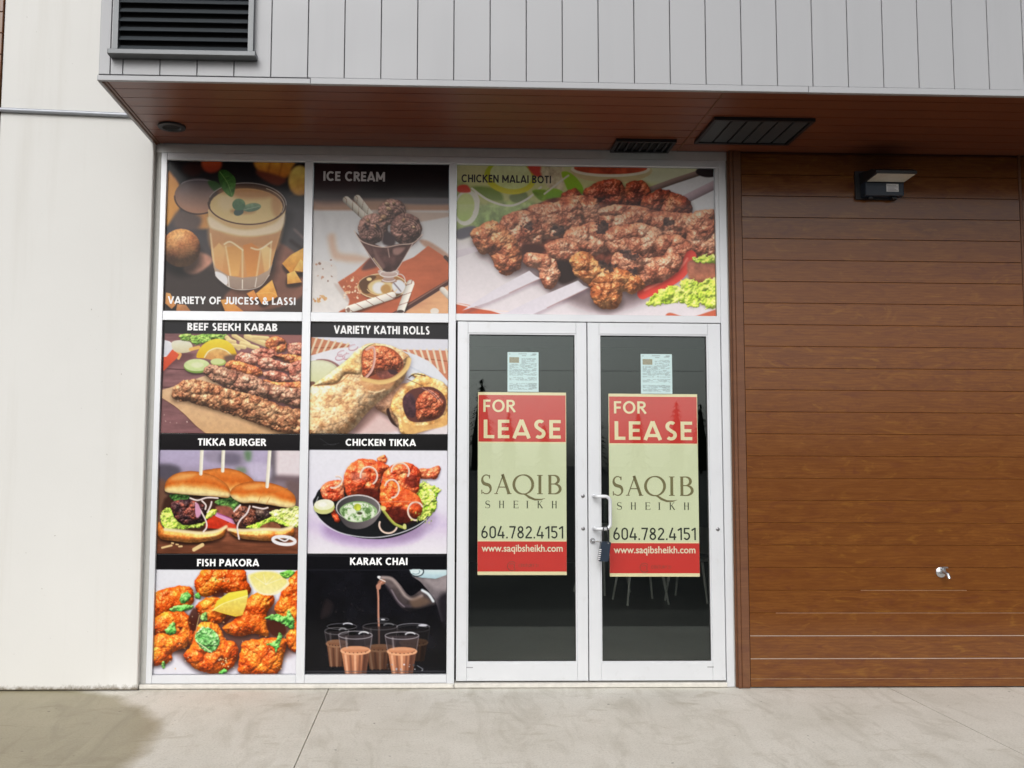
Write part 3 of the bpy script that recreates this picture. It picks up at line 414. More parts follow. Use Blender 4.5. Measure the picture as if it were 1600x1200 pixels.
    A.fill([(60, 20), (1460, 20), (1460, 203), (60, 197)], (20, 18, 22), sm=False)
    A.grain(.03); return A
def art_tikka():
    A = Art([(50, 46), (1352, 48), (1346, 1168), (24, 1168)], 292, 252)
    A.grad([(190, (234, 234, 248)), (700, (228, 224, 244)), (900, (206, 192, 222)), (1170, (238, 232, 244))])
    A.fill(ell(640, 950, 470, 150), (150, 120, 168), soft=70, a=.75); A.fill(ell(1000, 900, 260, 130, -20), (150, 130, 160), soft=60, a=.6)
    A.fill([(80, 700), (100, 640), (200, 540), (640, 500), (1200, 560), (1250, 650), (1230, 740), (1160, 850), (1020, 950), (820, 1020), (620, 1032), (420, 1000), (240, 920), (120, 810)], (24, 26, 28), soft=2); A.line([(90, 760), (180, 890), (340, 975), (560, 1015), (760, 1008), (960, 955), (1120, 870), (1225, 750), (1245, 660)], 9, (206, 206, 214), soft=1); A.line([(88, 740), (130, 640)], 8, (160, 160, 166), soft=2)
    tk = dict(gain=1.3, dark=(168, 50, 28), mid=(212, 82, 44), light=(236, 128, 82), lumps=((80, .4), (30, .25)), fine=.4, fs=9, hue=60, spec=.45, edge=9, es=40, amb=.5)
    A.leaf([(1060, 560), (1120, 490), (1190, 520), (1290, 570), (1240, 640), (1250, 740), (1160, 830), (1080, 850), (1050, 720)], (90, 130, 30), (210, 224, 110), 4, 20)
    A.leaf([(1080, 640), (1180, 560), (1230, 640), (1150, 720)], (120, 156, 40), (226, 232, 140), 5, 16)
    A.fill([(500, 560), (760, 520), (900, 600), (800, 700), (520, 690)], (90, 34, 26), soft=14)
    A.meat([(690, 270), (750, 245), (780, 280), (760, 320), (700, 310)], R=30, seed=8, **tk)
    A.meat([(1040, 380), (1130, 370), (1190, 365), (1260, 345), (1282, 380), (1250, 460), (1180, 470), (1090, 460)], R=50, seed=18, char=.15, **dict(tk, mid=(196, 84, 56)))
    A.meat([(370, 500), (385, 400), (460, 310), (580, 280), (720, 310), (800, 360), (740, 430), (700, 560), (640, 640), (520, 600), (430, 650), (390, 600)], R=110, seed=28, char=.12, **tk)
    A.fill([(500, 570), (640, 560), (700, 620), (560, 650)], (90, 30, 22), soft=16, tex=.4)
    A.meat([(150, 570), (190, 510), (280, 480), (360, 490), (375, 590), (360, 650), (280, 680), (180, 660)], R=60, seed=38, char=.1, **dict(tk, mid=(222, 96, 60), light=(240, 150, 110)))
    A.meat([(250, 790), (290, 760), (330, 860), (290, 870)], R=30, seed=39, **tk)
    A.meat([(740, 440), (820, 340), (920, 310), (1020, 330), (1100, 400), (1090, 470), (1060, 600), (920, 600), (760, 540)], R=90, seed=48, char=.16, **tk)
    A.meat([(712, 660), (725, 500), (800, 470), (920, 540), (1040, 600), (1105, 680), (1110, 790), (1040, 840), (940, 880), (820, 860), (740, 760)], R=110, seed=58, char=.1, **dict(tk, mid=(214, 80, 36), light=(236, 120, 60)))
    A.fill([(760, 780), (880, 720), (1000, 790), (1040, 850), (920, 890), (800, 850)], (70, 24, 22), soft=26, a=.85, tex=.5); A.fill([(880, 640), (930, 570), (1080, 640), (1090, 760), (940, 700)], (226, 92, 50), soft=26, a=.6)
    A.fill([(430, 430), (560, 400), (600, 470), (480, 490)], (226, 170, 150), soft=18, a=.4, tex=.9, ts=30); A.fill([(960, 430), (1060, 440), (1060, 550), (960, 520)], (96, 30, 26), soft=18, a=.7, tex=.5)
    for e in ((608, 440, 78, 84, 0, 170, 420), (905, 400, 82, 82, 0, 180, 390), (825, 560, 66, 84, 0, 200, 450), (1050, 770, 72, 84, 0, 80, 330), (290, 500, 70, 46, -30, -60, 150), (790, 900, 84, 76, 0, 20, 200)): A.line(ell(*e, 22), 17, (240, 206, 190), soft=1, shade=.2)
    A.line([(720, 730), (770, 800), (850, 890), (950, 930)], 26, (166, 170, 80), soft=2, shade=.2); A.fill(ell(945, 915, 18, 26), (206, 206, 130)); A.fill(ell(745, 745, 26, 22), (236, 210, 130), soft=6); A.line([(640, 690), (880, 680), (1080, 685)], 7, (236, 150, 110), soft=3, a=.8)
    A.shadow(ell(185, 730, 100, 72), 10, 20, 20, .6); A.fill(ell(185, 735, 100, 66, -4), (176, 186, 100), (206, 206, 140), soft=1); A.fill(ell(185, 712, 94, 50, -4), (246, 244, 216), (232, 236, 190), soft=2, tex=.05); A.fill(ell(170, 710, 40, 22), (252, 252, 236), soft=10)
    # chutney bowl
    A.fill([(296, 740), (330, 830), (390, 910), (480, 940), (590, 920), (680, 850), (716, 740), (500, 660)], (62, 58, 60), (120, 112, 114), ang=0, soft=2); A.fill(ell(506, 740, 211, 124), (206, 200, 200), soft=1); A.fill(ell(506, 744, 200, 116), (58, 56, 58), (110, 104, 104), ang=0, soft=2)
    A.fill([(330, 770), (380, 710), (480, 680), (590, 690), (680, 750), (670, 810), (580, 860), (480, 875), (390, 850)], (126, 160, 106), (190, 212, 168), soft=3); b = (sdf(A.X, A.Y, ell(508, 780, 160, 90)) < 0)[..., None]; n = fbm(A.X, A.Y, 28, 9, 3)[..., None]
    A.im = np.where(b & (n > .12), C3((222, 234, 208)), np.where(b & (n < -.22), C3((92, 126, 74)), A.im)); A.fill(ell(500, 735, 34, 34), (196, 206, 70), soft=4, tex=.3); A.fill(ell(520, 792, 26, 14), (70, 74, 50), soft=4)
    A.speck(20, (1000, 780, 1200, 880), (4, 12), [(206, 214, 110), (120, 140, 60)], 6)
    A.fill([(0, 20), (1400, 20), (1400, 200), (0, 197)], (18, 18, 20), sm=False); A.line([(150, 90), (250, 150), (330, 130)], 4, (60, 60, 64), soft=2); A.line([(180, 150), (300, 140)], 3, (70, 70, 74), soft=2)
    A.grain(.03); return A
def art_pakora():
    A = Art([(128, 38), (1338, 38), (1316, 1064), (90, 1060)], 284, 242)
    A.grad([(170, (232, 234, 246)), (600, (214, 214, 232)), (1070, (226, 224, 238))])
    A.fill([(60, 640), (500, 560), (1000, 500), (1340, 500), (1340, 860), (800, 1000), (400, 960)], (70, 30, 18), soft=60, a=.8)
    pk = dict(dark=(176, 58, 16), mid=(214, 88, 24), light=(240, 136, 44), lumps=((110, .3), (40, .14)), fine=.6, fs=9, gain=1.3, hue=90, spec=.5, edge=13, es=45, amb=.48)
    L = [([(1180, 400), (1260, 250), (1360, 200), (1360, 700), (1240, 640), (1140, 520)], 70), ([(1240, 720), (1330, 690), (1330, 870), (1250, 840)], 50), ([(450, 310), (480, 220), (560, 160), (840, 160), (900, 260), (930, 370), (820, 400), (700, 370), (560, 400), (480, 390)], 100), ([(460, 480), (560, 410), (660, 420), (720, 540), (660, 630), (540, 620), (490, 560)], 70), ([(60, 420), (180, 340), (320, 310), (420, 320), (450, 400), (400, 500), (260, 560), (60, 600)], 90), ([(60, 620), (200, 540), (360, 530), (420, 640), (440, 770), (380, 820), (260, 740), (60, 740)], 80), ([(60, 760), (200, 720), (360, 740), (385, 830), (260, 880), (250, 940), (180, 980), (60, 970)], 80), ([(350, 900), (420, 820), (480, 640), (640, 640), (710, 760), (790, 800), (820, 900), (760, 1010), (640, 1060), (500, 1040), (400, 980)], 110), ([(690, 670), (800, 590), (870, 450), (1000, 370), (1110, 370), (1130, 460), (1060, 560), (1080, 740), (960, 720), (860, 740), (760, 730)], 90), ([(860, 800), (950, 770), (1080, 760), (1240, 770), (1220, 880), (1180, 1040), (1080, 1080), (840, 1060), (830, 940)], 100)]
    for k, (P, R) in enumerate(L): A.meat(P, R=R, seed=5+k*11, sh=.7, **pk)
    for P in ([(390, 600), (440, 500), (490, 560), (460, 690), (410, 680)], [(600, 380), (680, 340), (700, 400), (620, 410)], [(300, 660), (345, 665), (330, 690)], [(1060, 620), (1200, 620), (1230, 720), (1120, 740)], [(690, 600), (760, 580), (700, 650)], [(600, 980), (680, 900), (690, 940)]): A.fill(P, (66, 26, 16), soft=10, a=.85)
    A.speck(70, (120, 320, 800, 1040), (3, 8), [(246, 196, 140), (250, 170, 90), (244, 214, 170)], 7, .7); A.speck(40, (830, 400, 1240, 1040), (3, 8), [(246, 196, 140), (150, 50, 20)], 8, .7)
    A.speck(14, (600, 200, 760, 280), (4, 10), [(236, 200, 140), (90, 110, 50)], 9); A.speck(12, (630, 930, 740, 1000), (4, 11), [(240, 190, 120), (236, 210, 160)], 10)
    # lemons
    A.fill([(905, 235), (960, 195), (1060, 180), (1180, 200), (1260, 280), (1230, 330), (1130, 390), (990, 370)], (240, 232, 180), (250, 240, 190)); A.fill([(925, 240), (970, 205), (1060, 192), (1170, 212), (1240, 282), (1120, 372), (1000, 356)], (240, 222, 120), (246, 232, 160), soft=6, tex=.08, ts=16)
    for x in (960, 1040, 1130, 1200): A.line([(1060, 300), (x, 205+abs(x-1060)*.3)], 5, (250, 244, 206), soft=3, a=.8)
    A.leaf([(1180, 200), (1270, 180), (1310, 200), (1240, 250)], (60, 120, 40), (130, 180, 80), 3, 8)
    P = [(606, 520), (640, 440), (740, 370), (900, 345), (906, 400), (860, 560), (800, 575), (700, 550)]
    A.shadow(P, 0, 24, 22, .6, (60, 20, 5)); A.fill(P, (246, 224, 80), (232, 190, 50), sm=False, soft=2); A.fill([(620, 515), (700, 470), (890, 410), (860, 550), (800, 566), (700, 545)], (240, 216, 110), (226, 184, 70), soft=5, tex=.1, ts=18); A.line([(606, 520), (700, 462), (900, 396)], 9, (252, 240, 150), soft=3)
    for k, P in enumerate([[(320, 430), (345, 380), (390, 360), (415, 400), (380, 450), (340, 460)], [(230, 510), (300, 480), (380, 470), (440, 490), (380, 520), (260, 530)], [(195, 690), (240, 640), (280, 630), (285, 710), (230, 730)], [(450, 760), (490, 680), (570, 670), (650, 730), (660, 810), (590, 880), (500, 840)], [(1050, 590), (1130, 555), (1230, 570), (1250, 520), (1300, 600), (1290, 690), (1210, 640), (1120, 610)], [(1060, 810), (1140, 780), (1170, 710), (1200, 760), (1170, 830), (1140, 890), (1120, 830)], [(655, 1045), (700, 1015), (720, 1040), (680, 1065)], [(450, 390), (480, 370), (500, 420), (460, 420)], [(500, 560), (550, 540), (550, 610), (510, 600)], [(160, 980), (185, 950), (195, 990), (175, 1015)]]): A.leaf(P, (40, 96, 36) if k != 8 else (50, 60, 30), (128, 186, 100) if k != 3 else (160, 206, 140), 30+k, 12, 16, .4, .5)
    A.line([(490, 560), (470, 640), (450, 740)], 5, (206, 190, 130), soft=1); A.line([(470, 790), (540, 840), (590, 878)], 7, (226, 226, 180), soft=1); A.line([(1215, 760), (1260, 690)], 4, (150, 170, 90))
    A.fill([(60, 20), (1360, 20), (1360, 176), (60, 172)], (18, 17, 20), sm=False); A.grain(.03); return A
def art_chai():
    A = Art([(76, 28), (1280, 28), (1270, 1068), (50, 1068)], 286, 244)
    A.im[:] = C3((15, 15, 20)); A.im *= (1+.5*fbm(A.X, A.Y, 160, 4, 3))[..., None]
    A.fill([(60, 160), (1290, 165), (1290, 175), (60, 172)], (26, 26, 32), sm=False, soft=3)
    A.speck(26, (180, 320, 560, 620), (3, 9), [(40, 38, 42), (52, 46, 46)], 3, .8); A.fill([(190, 580), (230, 430), (290, 470), (260, 560)], (34, 28, 30), soft=30)
    # kettle
    A.fill([(955, 165), (1290, 165), (1290, 215), (1180, 245), (1060, 235), (980, 220)], (206, 224, 230), (160, 190, 200), sm=False, soft=3); A.fill(ell(1015, 185, 50, 34), (206, 226, 230), soft=2); A.line(ell(1020, 180, 58, 42, 0, -40, 150, 12), 9, (40, 44, 50), soft=2); A.line(ell(1010, 182, 34, 22, 0, -30, 140, 10), 6, (90, 110, 120), soft=2)
    A.fill([(985, 225), (1080, 238), (1180, 245), (1290, 205), (1290, 600), (1230, 620), (1200, 500), (1170, 420), (1110, 340), (1050, 270)], (138, 128, 130), (54, 50, 56), soft=4, sm=False, tex=.3, ts=70); A.fill([(1090, 250), (1200, 260), (1290, 230), (1290, 330), (1180, 330)], (160, 150, 152), soft=24, a=.6); A.fill([(1200, 430), (1290, 380), (1290, 640), (1240, 640)], (26, 24, 30), soft=30, a=.9)
    sp = [(684, 236), (720, 222), (800, 228), (870, 290), (930, 370), (980, 392), (1070, 340), (1150, 400), (1175, 470), (1080, 500), (960, 528), (890, 500), (830, 420), (780, 330), (735, 285)]
    A.fill(sp, (104, 92, 92), (48, 42, 44), soft=3, sm=True, tex=.2, ts=50); A.line([(720, 232), (800, 245), (860, 310), (920, 395), (985, 425), (1060, 395)], 24, (172, 156, 152), soft=10, a=.8); A.line([(760, 300), (820, 390), (880, 470), (960, 490)], 26, (74, 64, 72), soft=10, a=.7); A.line([(800, 340), (850, 430), (910, 490)], 9, (158, 146, 156), soft=5, a=.7)
    A.line([(1066, 345), (1120, 380), (1160, 440)], 22, (214, 222, 230), soft=6); A.fill([(960, 430), (1060, 400), (1130, 450), (1000, 500)], (112, 88, 72), soft=24, a=.7); A.fill([(900, 500), (1040, 500), (1170, 470), (1160, 540), (1000, 540)], (14, 14, 18), soft=18, a=.9)
    A.fill([(690, 262), (730, 245), (750, 275), (710, 300), (680, 300)], (150, 104, 84), soft=3); A.line([(682, 232), (700, 246), (745, 268)], 8, (232, 226, 224), soft=1); A.fill(ell(692, 228, 15, 9), (246, 246, 250), soft=3)
    A.line([(715, 268), (682, 300), (680, 330), (684, 420), (684, 560), (688, 690), (688, 830)], 17, (186, 132, 112), soft=1, shade=.3); A.fill([(668, 300), (705, 280), (704, 330), (676, 340)], (180, 128, 108), soft=3)
    def glass(cx, w, yt, yl, yb, dim, ry=30, cut=False):
        k = lambda c: tuple(v*dim for v in c); wb = w*.62
        A.fill([(cx-w, yt), (cx+w, yt), (cx+w*.86, yl), (cx-w*.86, yl)], k((72, 62, 66)), k((54, 44, 46)), sm=False, soft=2, a=.65)
        A.fill(ell(cx, yl, w*.86, ry*.9), k((206, 146, 110)), soft=2)
        A.fill([(cx-w*.86, yl), (cx+w*.86, yl), (cx+w*.80, yl+40), (cx+wb, yb), (cx-wb, yb), (cx-w*.80, yl+40)], k((196, 132, 96)), k((160, 100, 72)), sm=False, soft=2)
        for i in range(5):
            t = -.75+i*.36; A.line([(cx+t*w*.8, yl+48), (cx+t*wb*1.02, yb)], w*.13, k((232, 176, 140) if i in (0, 2) else (120, 74, 56)), soft=4, sm=False, a=.8)
        A.fill([(cx+w*.45, yl+30), (cx+w*.86, yl), (cx+wb, yb), (cx+wb*.55, yb)], k((70, 42, 34)), soft=12, sm=False, a=.75)
        A.line(ell(cx, yl+8, w*.84, ry*.9, 0, 0, 180, 14), 18, k((226, 164, 124)), soft=3)
        for i in range(6): A.fill(ell(cx-w*.6+i*w*.24, yl+ry*.75+4-abs(i-2.5)*3, 5, 4, n=8), k((70, 40, 30)), sm=False)
        A.line(ell(cx, yt, w, ry), 6, k((176, 170, 178)), closed=True, soft=1, a=.9); A.line([(cx-w, yt), (cx-w*.86, yl)], 5, k((150, 140, 146)), soft=1, a=.8); A.line([(cx+w, yt), (cx+w*.86, yl)], 5, k((150, 140, 146)), soft=1, a=.8)
        A.line([(cx-w*.55, yt+20), (cx-w*.5, yl-20)], 14, k((190, 180, 184)), soft=6, a=.5); A.line(ell(cx+w*.5, yt-4, w*.3, ry*.7, 0, 200, 330, 8), 12, k((240, 240, 248)), soft=3, a=.8)
    glass(990, 140, 680, 790, 960, .30); glass(700, 150, 660, 840, 1030, .5); glass(370, 126, 650, 770, 1000, .0001)
    A.line(ell(370, 660, 128, 26), 5, (120, 118, 126), closed=True, soft=1, a=.8); A.line(ell(420, 645, 40, 14, 0, 200, 340, 8), 9, (220, 222, 232), soft=2)
    glass(325, 104, 700, 800, 1005, .62); A.line(ell(725, 600, 50, 12), 5, (120, 120, 126), closed=True, soft=2, a=.7); A.fill(ell(724, 600, 20, 6), (220, 222, 230), soft=3); A.line(ell(985, 665, 142, 30, 0, 180, 360, 14), 5, (150, 148, 156), soft=1); A.fill(ell(1070, 650, 40, 10), (200, 200, 210), soft=5)
    glass(485, 146, 735, 860, 1075, 1., 34); glass(888, 146, 740, 868, 1075, 1., 32)
    A.speck(12, (740, 990, 1080, 1040), (4, 12), [(160, 160, 170), (220, 222, 230), (70, 66, 70)], 11); A.line([(1020, 1000), (1070, 1030)], 6, (200, 205, 215), soft=2, a=.6)
    A.fill([(40, 1044), (1290, 1044), (1290, 1056), (40, 1056)], (80, 82, 90), soft=5, sm=False, a=.5)
    A.fill([(40, 10), (1300, 10), (1300, 160), (40, 160)], (15, 15, 19), sm=False); A.line([(90, 44), (600, 50), (1270, 42)], 5, (46, 46, 52), soft=3, sm=False)
    A.grain(.03); return A
ARTS = dict(juice=art_juice, ice=art_ice, malai=art_malai, kabab=art_kabab, rolls=art_rolls, burger=art_burger, tikka=art_tikka, pakora=art_pakora, chai=art_chai)
# ---------------------------------------------------------------- materials
def srgb(c): return tuple((v/12.92 if v <= .04045 else ((v+.055)/1.055)**2.4) for v in [k/255. for k in c])
class NT:
    def __init__(s, name):
        s.m = bpy.data.materials.new(name); s.m.use_nodes = True; s.t = s.m.node_tree; s.b = s.t.nodes['Principled BSDF']; s.o = s.t.nodes['Material Output']
    def n(s, typ, **k):
        q = s.t.nodes.new(typ)
        for a, v in k.items():
            if a.startswith('i_'):
                key = a[2:]; q.inputs[int(key) if key.isdigit() else key].default_value = v
            else: setattr(q, a, v)
        return q
    def l(s, a, b): s.t.links.new(a, b)
    def coord(s, scale=(1, 1, 1), loc=(0, 0, 0)):
        c = s.n('ShaderNodeTexCoord'); m = s.n('ShaderNodeMapping'); m.inputs['Scale'].default_value = scale; m.inputs['Location'].default_value = loc
        s.l(c.outputs['Object'], m.inputs[0]); return m.outputs[0]
    def noise(s, scale, detail=5, rough=.55, co=None, dist=0):
        q = s.n('ShaderNodeTexNoise'); q.inputs['Scale'].default_value = scale; q.inputs['Detail'].default_value = detail; q.inputs['Roughness'].default_value = rough; q.inputs['Distortion'].default_value = dist
        s.l(co if co else s.coord(), q.inputs['Vector']); return q.outputs['Fac']
    def ramp(s, f, stops):
        q = s.n('ShaderNodeValToRGB'); e = q.color_ramp.elements
        while len(e) < len(stops): e.new(.5)
        for k, (p, c) in enumerate(stops):
            e[k].position = p; e[k].color = (c, c, c, 1) if isinstance(c, (int, float)) else tuple(c)+(1,)
        s.l(f, q.inputs[0]); return q.outputs[0]
    def mix(s, a, b, f, mode='MIX'):
        q = s.n('ShaderNodeMix', data_type='RGBA', blend_type=mode)
        for v, k in ((f, 0), (a, 6), (b, 7)):
            if isinstance(v, (int, float)): q.inputs[k].default_value = v
            elif isinstance(v, tuple): q.inputs[k].default_value = v+(1,)
            else: s.l(v, q.inputs[k])
        return q.outputs[2]
    def math(s, op, a, b=0.):
        q = s.n('ShaderNodeMath', operation=op)
        for k, v in enumerate((a, b)):
            if isinstance(v, (int, float)): q.inputs[k].default_value = v
            else: s.l(v, q.inputs[k])
        return q.outputs[0]
    def bump(s, h, strength=.2, dist=.01):
        q = s.n('ShaderNodeBump'); q.inputs['Strength'].default_value = strength; q.inputs['Distance'].default_value = dist
        s.l(h, q.inputs['Height']); s.l(q.outputs[0], s.b.inputs['Normal'])
    def set(s, col=None, rough=None, metal=0., spec=.5):
        for k, v in (('Base Color', col), ('Roughness', rough), ('Metallic', metal), ('Specular IOR Level', spec)):
            if v is None: continue
            if isinstance(v, tuple): s.b.inputs[k].default_value = v+(1,)
            elif isinstance(v, (int, float)): s.b.inputs[k].default_value = v
            else: s.l(v, s.b.inputs[k])
        return s
def plain(name, col, rough=.5, metal=0., var=.12, scale=30, spec=.5):
    t = NT(name); f = t.noise(scale, 4)
    t.set(t.mix(tuple(v*(1-var) for v in col), tuple(min(1, v*(1+var)) for v in col), f), rough, metal, spec); return t.m
def m_alu():
    t = NT('brushed aluminium'); a = t.noise(3, 5); b = t.noise(1, 6, .6, t.coord((160, 160, 2)))
    c = t.mix((.63, .65, .685), (.72, .74, .77), a); c = t.mix(c, (.5, .5, .49), t.math('MULTIPLY', t.ramp(t.noise(9, 6, .7), [(.58, 0.), (.75, 1.)]), .35))
    t.set(c, t.ramp(b, [(0, .28), (1, .46)]), .25); t.bump(b, .02); return t.m
def m_cream():
    t = NT('painted concrete'); a = t.noise(1.1, 6, .6); s = t.noise(1, 5, .6, t.coord((6, 6, .35)))
    c = t.mix((.63, .628, .610), (.695, .693, .675), a); c = t.mix(c, (.53, .515, .475), t.math('MULTIPLY', t.ramp(s, [(.52, 0.), (.8, 1.)]), .4))
    d = t.noise(42, 2, .5); c = t.mix(c, (.3, .28, .25), t.math('MULTIPLY', t.ramp(d, [(.75, 0.), (.79, 1.)]), .7))
    sep = t.n('ShaderNodeSeparateXYZ'); t.l(t.coord(), sep.inputs[0]); z = sep.outputs['Z']       # splash dirt along the foot of the wall
    g = t.math('ADD', z, t.math('MULTIPLY', t.noise(26, 5, .7), .09)); c = t.mix(c, (.16, .13, .09), t.math('MULTIPLY', t.ramp(g, [(.055, 1.), (.085, 0.)]), .9))
    t.set(c, .75, 0, .3); t.bump(t.noise(90, 4, .6), .12, .004); return t.m
def m_wood(name, dark, mid, light, groove_z=None, pitch=.1547, axis='Z', rough=(.32, .5), spec=.45):
    t = NT(name); co = t.n('ShaderNodeTexCoord').outputs['Object']; sp = t.n('ShaderNodeSeparateXYZ'); t.l(co, sp.inputs[0])
    k = t.math('FLOOR', t.math('DIVIDE', t.math('SUBTRACT', sp.outputs[axis], groove_z or 0.), pitch))
    cb = t.n('ShaderNodeCombineXYZ'); t.l(t.math('ADD', sp.outputs['X'], t.math('MULTIPLY', k, 7.31)), cb.inputs['X'])
    t.l(sp.outputs['Y'], cb.inputs['Y']); t.l(sp.outputs['Z'], cb.inputs['Z']); t.l(t.math('MULTIPLY', k, 0.), cb.inputs['Y']) if axis == 'Z' else None
    def mp(sc):
        m = t.n('ShaderNodeMapping'); m.inputs['Scale'].default_value = sc; t.l(cb.outputs[0], m.inputs[0]); return m.outputs[0]
    st = (1.2, 7, 7)
    g1 = t.noise(2.6, 7, .66, mp(st), 1.4); g2 = t.noise(7, 5, .6, mp((1.0, 11, 11)), .9); g3 = t.noise(2.1, 3, .5, mp((1.6, 5, 5)), 2.2)
    wv = t.n('ShaderNodeTexWave', wave_type='BANDS', bands_direction='Z' if axis == 'Z' else 'Y'); wv.inputs['Scale'].default_value = 5; wv.inputs['Distortion'].default_value = 9; wv.inputs['Detail'].default_value = 4; wv.inputs['Detail Scale'].default_value = 1.4; wv.inputs['Detail Roughness'].default_value = .6
    t.l(mp((.55, 3.2, 3.2)), wv.inputs['Vector'])
    c = t.mix(dark, light, t.ramp(g1, [(.3, 0.), (.7, 1.)])); c = t.mix(c, mid, .35); c = t.mix(c, tuple(v*f for v, f in zip(light, (1.15, 1.3, 1.1))), t.math('MULTIPLY', t.ramp(g3, [(.6, 0.), (.74, 1.)]), .55)); c = t.mix(c, tuple(v*f for v, f in zip(dark, (.95, .8, 1.5))), t.math('MULTIPLY', t.ramp(g3, [(.28, 1.), (.42, 0.)]), .5)); c = t.mix(c, dark, t.math('MULTIPLY', t.ramp(wv.outputs['Fac'], [(.0, 1.), (.45, 0.)]), .32)); c = t.mix(c, dark, t.math('MULTIPLY', t.ramp(g2, [(.52, 0.), (.7, 1.)]), .35))
    wn = t.n('ShaderNodeTexWhiteNoise', noise_dimensions='1D'); t.l(k, wn.inputs['W']); c = t.mix(c, mid, t.math('MULTIPLY', wn.outputs['Value'], .35))
    t.set(c, t.ramp(g1, [(.2, rough[0]), (.8, rough[1])]), 0, spec); t.bump(g2, .03, .001); return t.m
def m_walk():
    t = NT('sidewalk concrete'); a = t.noise(1.4, 8, .65); b = t.noise(1, 6, .65, t.coord((5, 1.2, 1), (0, 0, 0)), 1.); d = t.noise(60, 3, .6)
    c = t.mix((.60, .575, .51), (.74, .715, .655), t.ramp(a, [(.3, 0.), (.7, 1.)])); c = t.mix(c, (.36, .33, .26), t.math('MULTIPLY', t.ramp(b, [(.5, 0.), (.74, 1.)]), .5)); c = t.mix(c, (.44, .41, .36), t.math('MULTIPLY', t.ramp(d, [(.5, 0.), (.8, 1.)]), .45))
    sp = t.noise(17, 2, .5); c = t.mix(c, (.12, .11, .10), t.math('MULTIPLY', t.ramp(sp, [(.735, 0.), (.755, 1.)]), .75)); gr = t.noise(95, 3, .75); c = t.mix(c, (.30, .28, .24), t.math('MULTIPLY', t.ramp(gr, [(.5, 0.), (.75, 1.)]), .5)); c = t.mix(c, (.80, .77, .70), t.math('MULTIPLY', t.ramp(gr, [(.25, 1.), (.42, 0.)]), .4)); st = t.noise(2.6, 6, .7, t.coord((1, 2.2, 1), (3, 1, 0)), .8); c = t.mix(c, (.40, .36, .28), t.math('MULTIPLY', t.ramp(st, [(.56, 0.), (.72, 1.)]), .55))
    # wet patch that has run out from under the wall at the left
    v = t.n('ShaderNodeVectorMath', operation='DISTANCE'); t.l(t.coord((1, 1, 0)), v.inputs[0]); v.inputs[1].default_value = (-3.0, -1.35, 0)
    r = t.math('ADD', v.outputs['Value'], t.math('MULTIPLY', t.math('SUBTRACT', t.noise(3, 6, .6), .5), .22)); w_ = t.ramp(t.math('SUBTRACT', r, .96), [(.46, 1.), (.575, 0.)])
    c = t.mix(c, t.mix(c, (.52, .48, .36), 1., 'MULTIPLY'), w_)
    t.set(c, t.mix((.8, .8, .8), (.42, .42, .42), w_), 0, .4); t.bump(t.math('ADD', d, a), .18, .006); return t.m
def m_asphalt():
    t = NT('wet asphalt'); a = t.noise(.35, 5); d = t.noise(120, 3, .7)
    t.set(t.mix((.03, .03, .032), (.06, .06, .06), t.mix(a, d, .5)), t.ramp(a, [(.35, .8), (.65, .95)]), 0, .15); t.bump(d, .3, .01); return t.m
def m_fascia():
    t = NT('grey metal panel'); a = t.noise(.9, 4); s = t.noise(1, 5, .6, t.coord((8, 8, .6)))
    c = t.mix((.345, .35, .366), (.395, .40, .416), a); c = t.mix(c, (.34, .345, .36), t.math('MULTIPLY', t.ramp(s, [(.5, 0.), (.8, 1.)]), .4)); t.set(c, t.ramp(a, [(.3, .45), (.7, .6)]), .15, .3); return t.m
def m_print():
    t = NT('printed vinyl'); q = t.n('ShaderNodeVertexColor', layer_name='ink'); t.set(q.outputs['Color'], .16, 0, .2); t.bump(t.noise(2.2, 3, .5, t.coord((1, 1, 1.6))), .12, .012); return t.m
def m_glass():
    t = NT('door glass'); lw = t.n('ShaderNodeLayerWeight'); lw.inputs['Blend'].default_value = .5
    f = t.math('ADD', t.math('MULTIPLY', t.math('POWER', lw.outputs['Facing'], 5.), .9), .046)
    tr = t.n('ShaderNodeBsdfTransparent'); tr.inputs[0].default_value = (.945, .96, .94, 1); gl = t.n('ShaderNodeBsdfGlossy'); gl.inputs['Roughness'].default_value = .0; gl.inputs[0].default_value = (.88, .99, 1, 1)
    mx = t.n('ShaderNodeMixShader'); t.l(f, mx.inputs[0]); t.l(tr.outputs[0], mx.inputs[1]); t.l(gl.outputs[0], mx.inputs[2]); t.l(mx.outputs[0], t.o.inputs['Surface']); return t.m
WD, WM, WL = (.092, .0275, .009), (.142, .0475, .0105), (.205, .078, .0145)
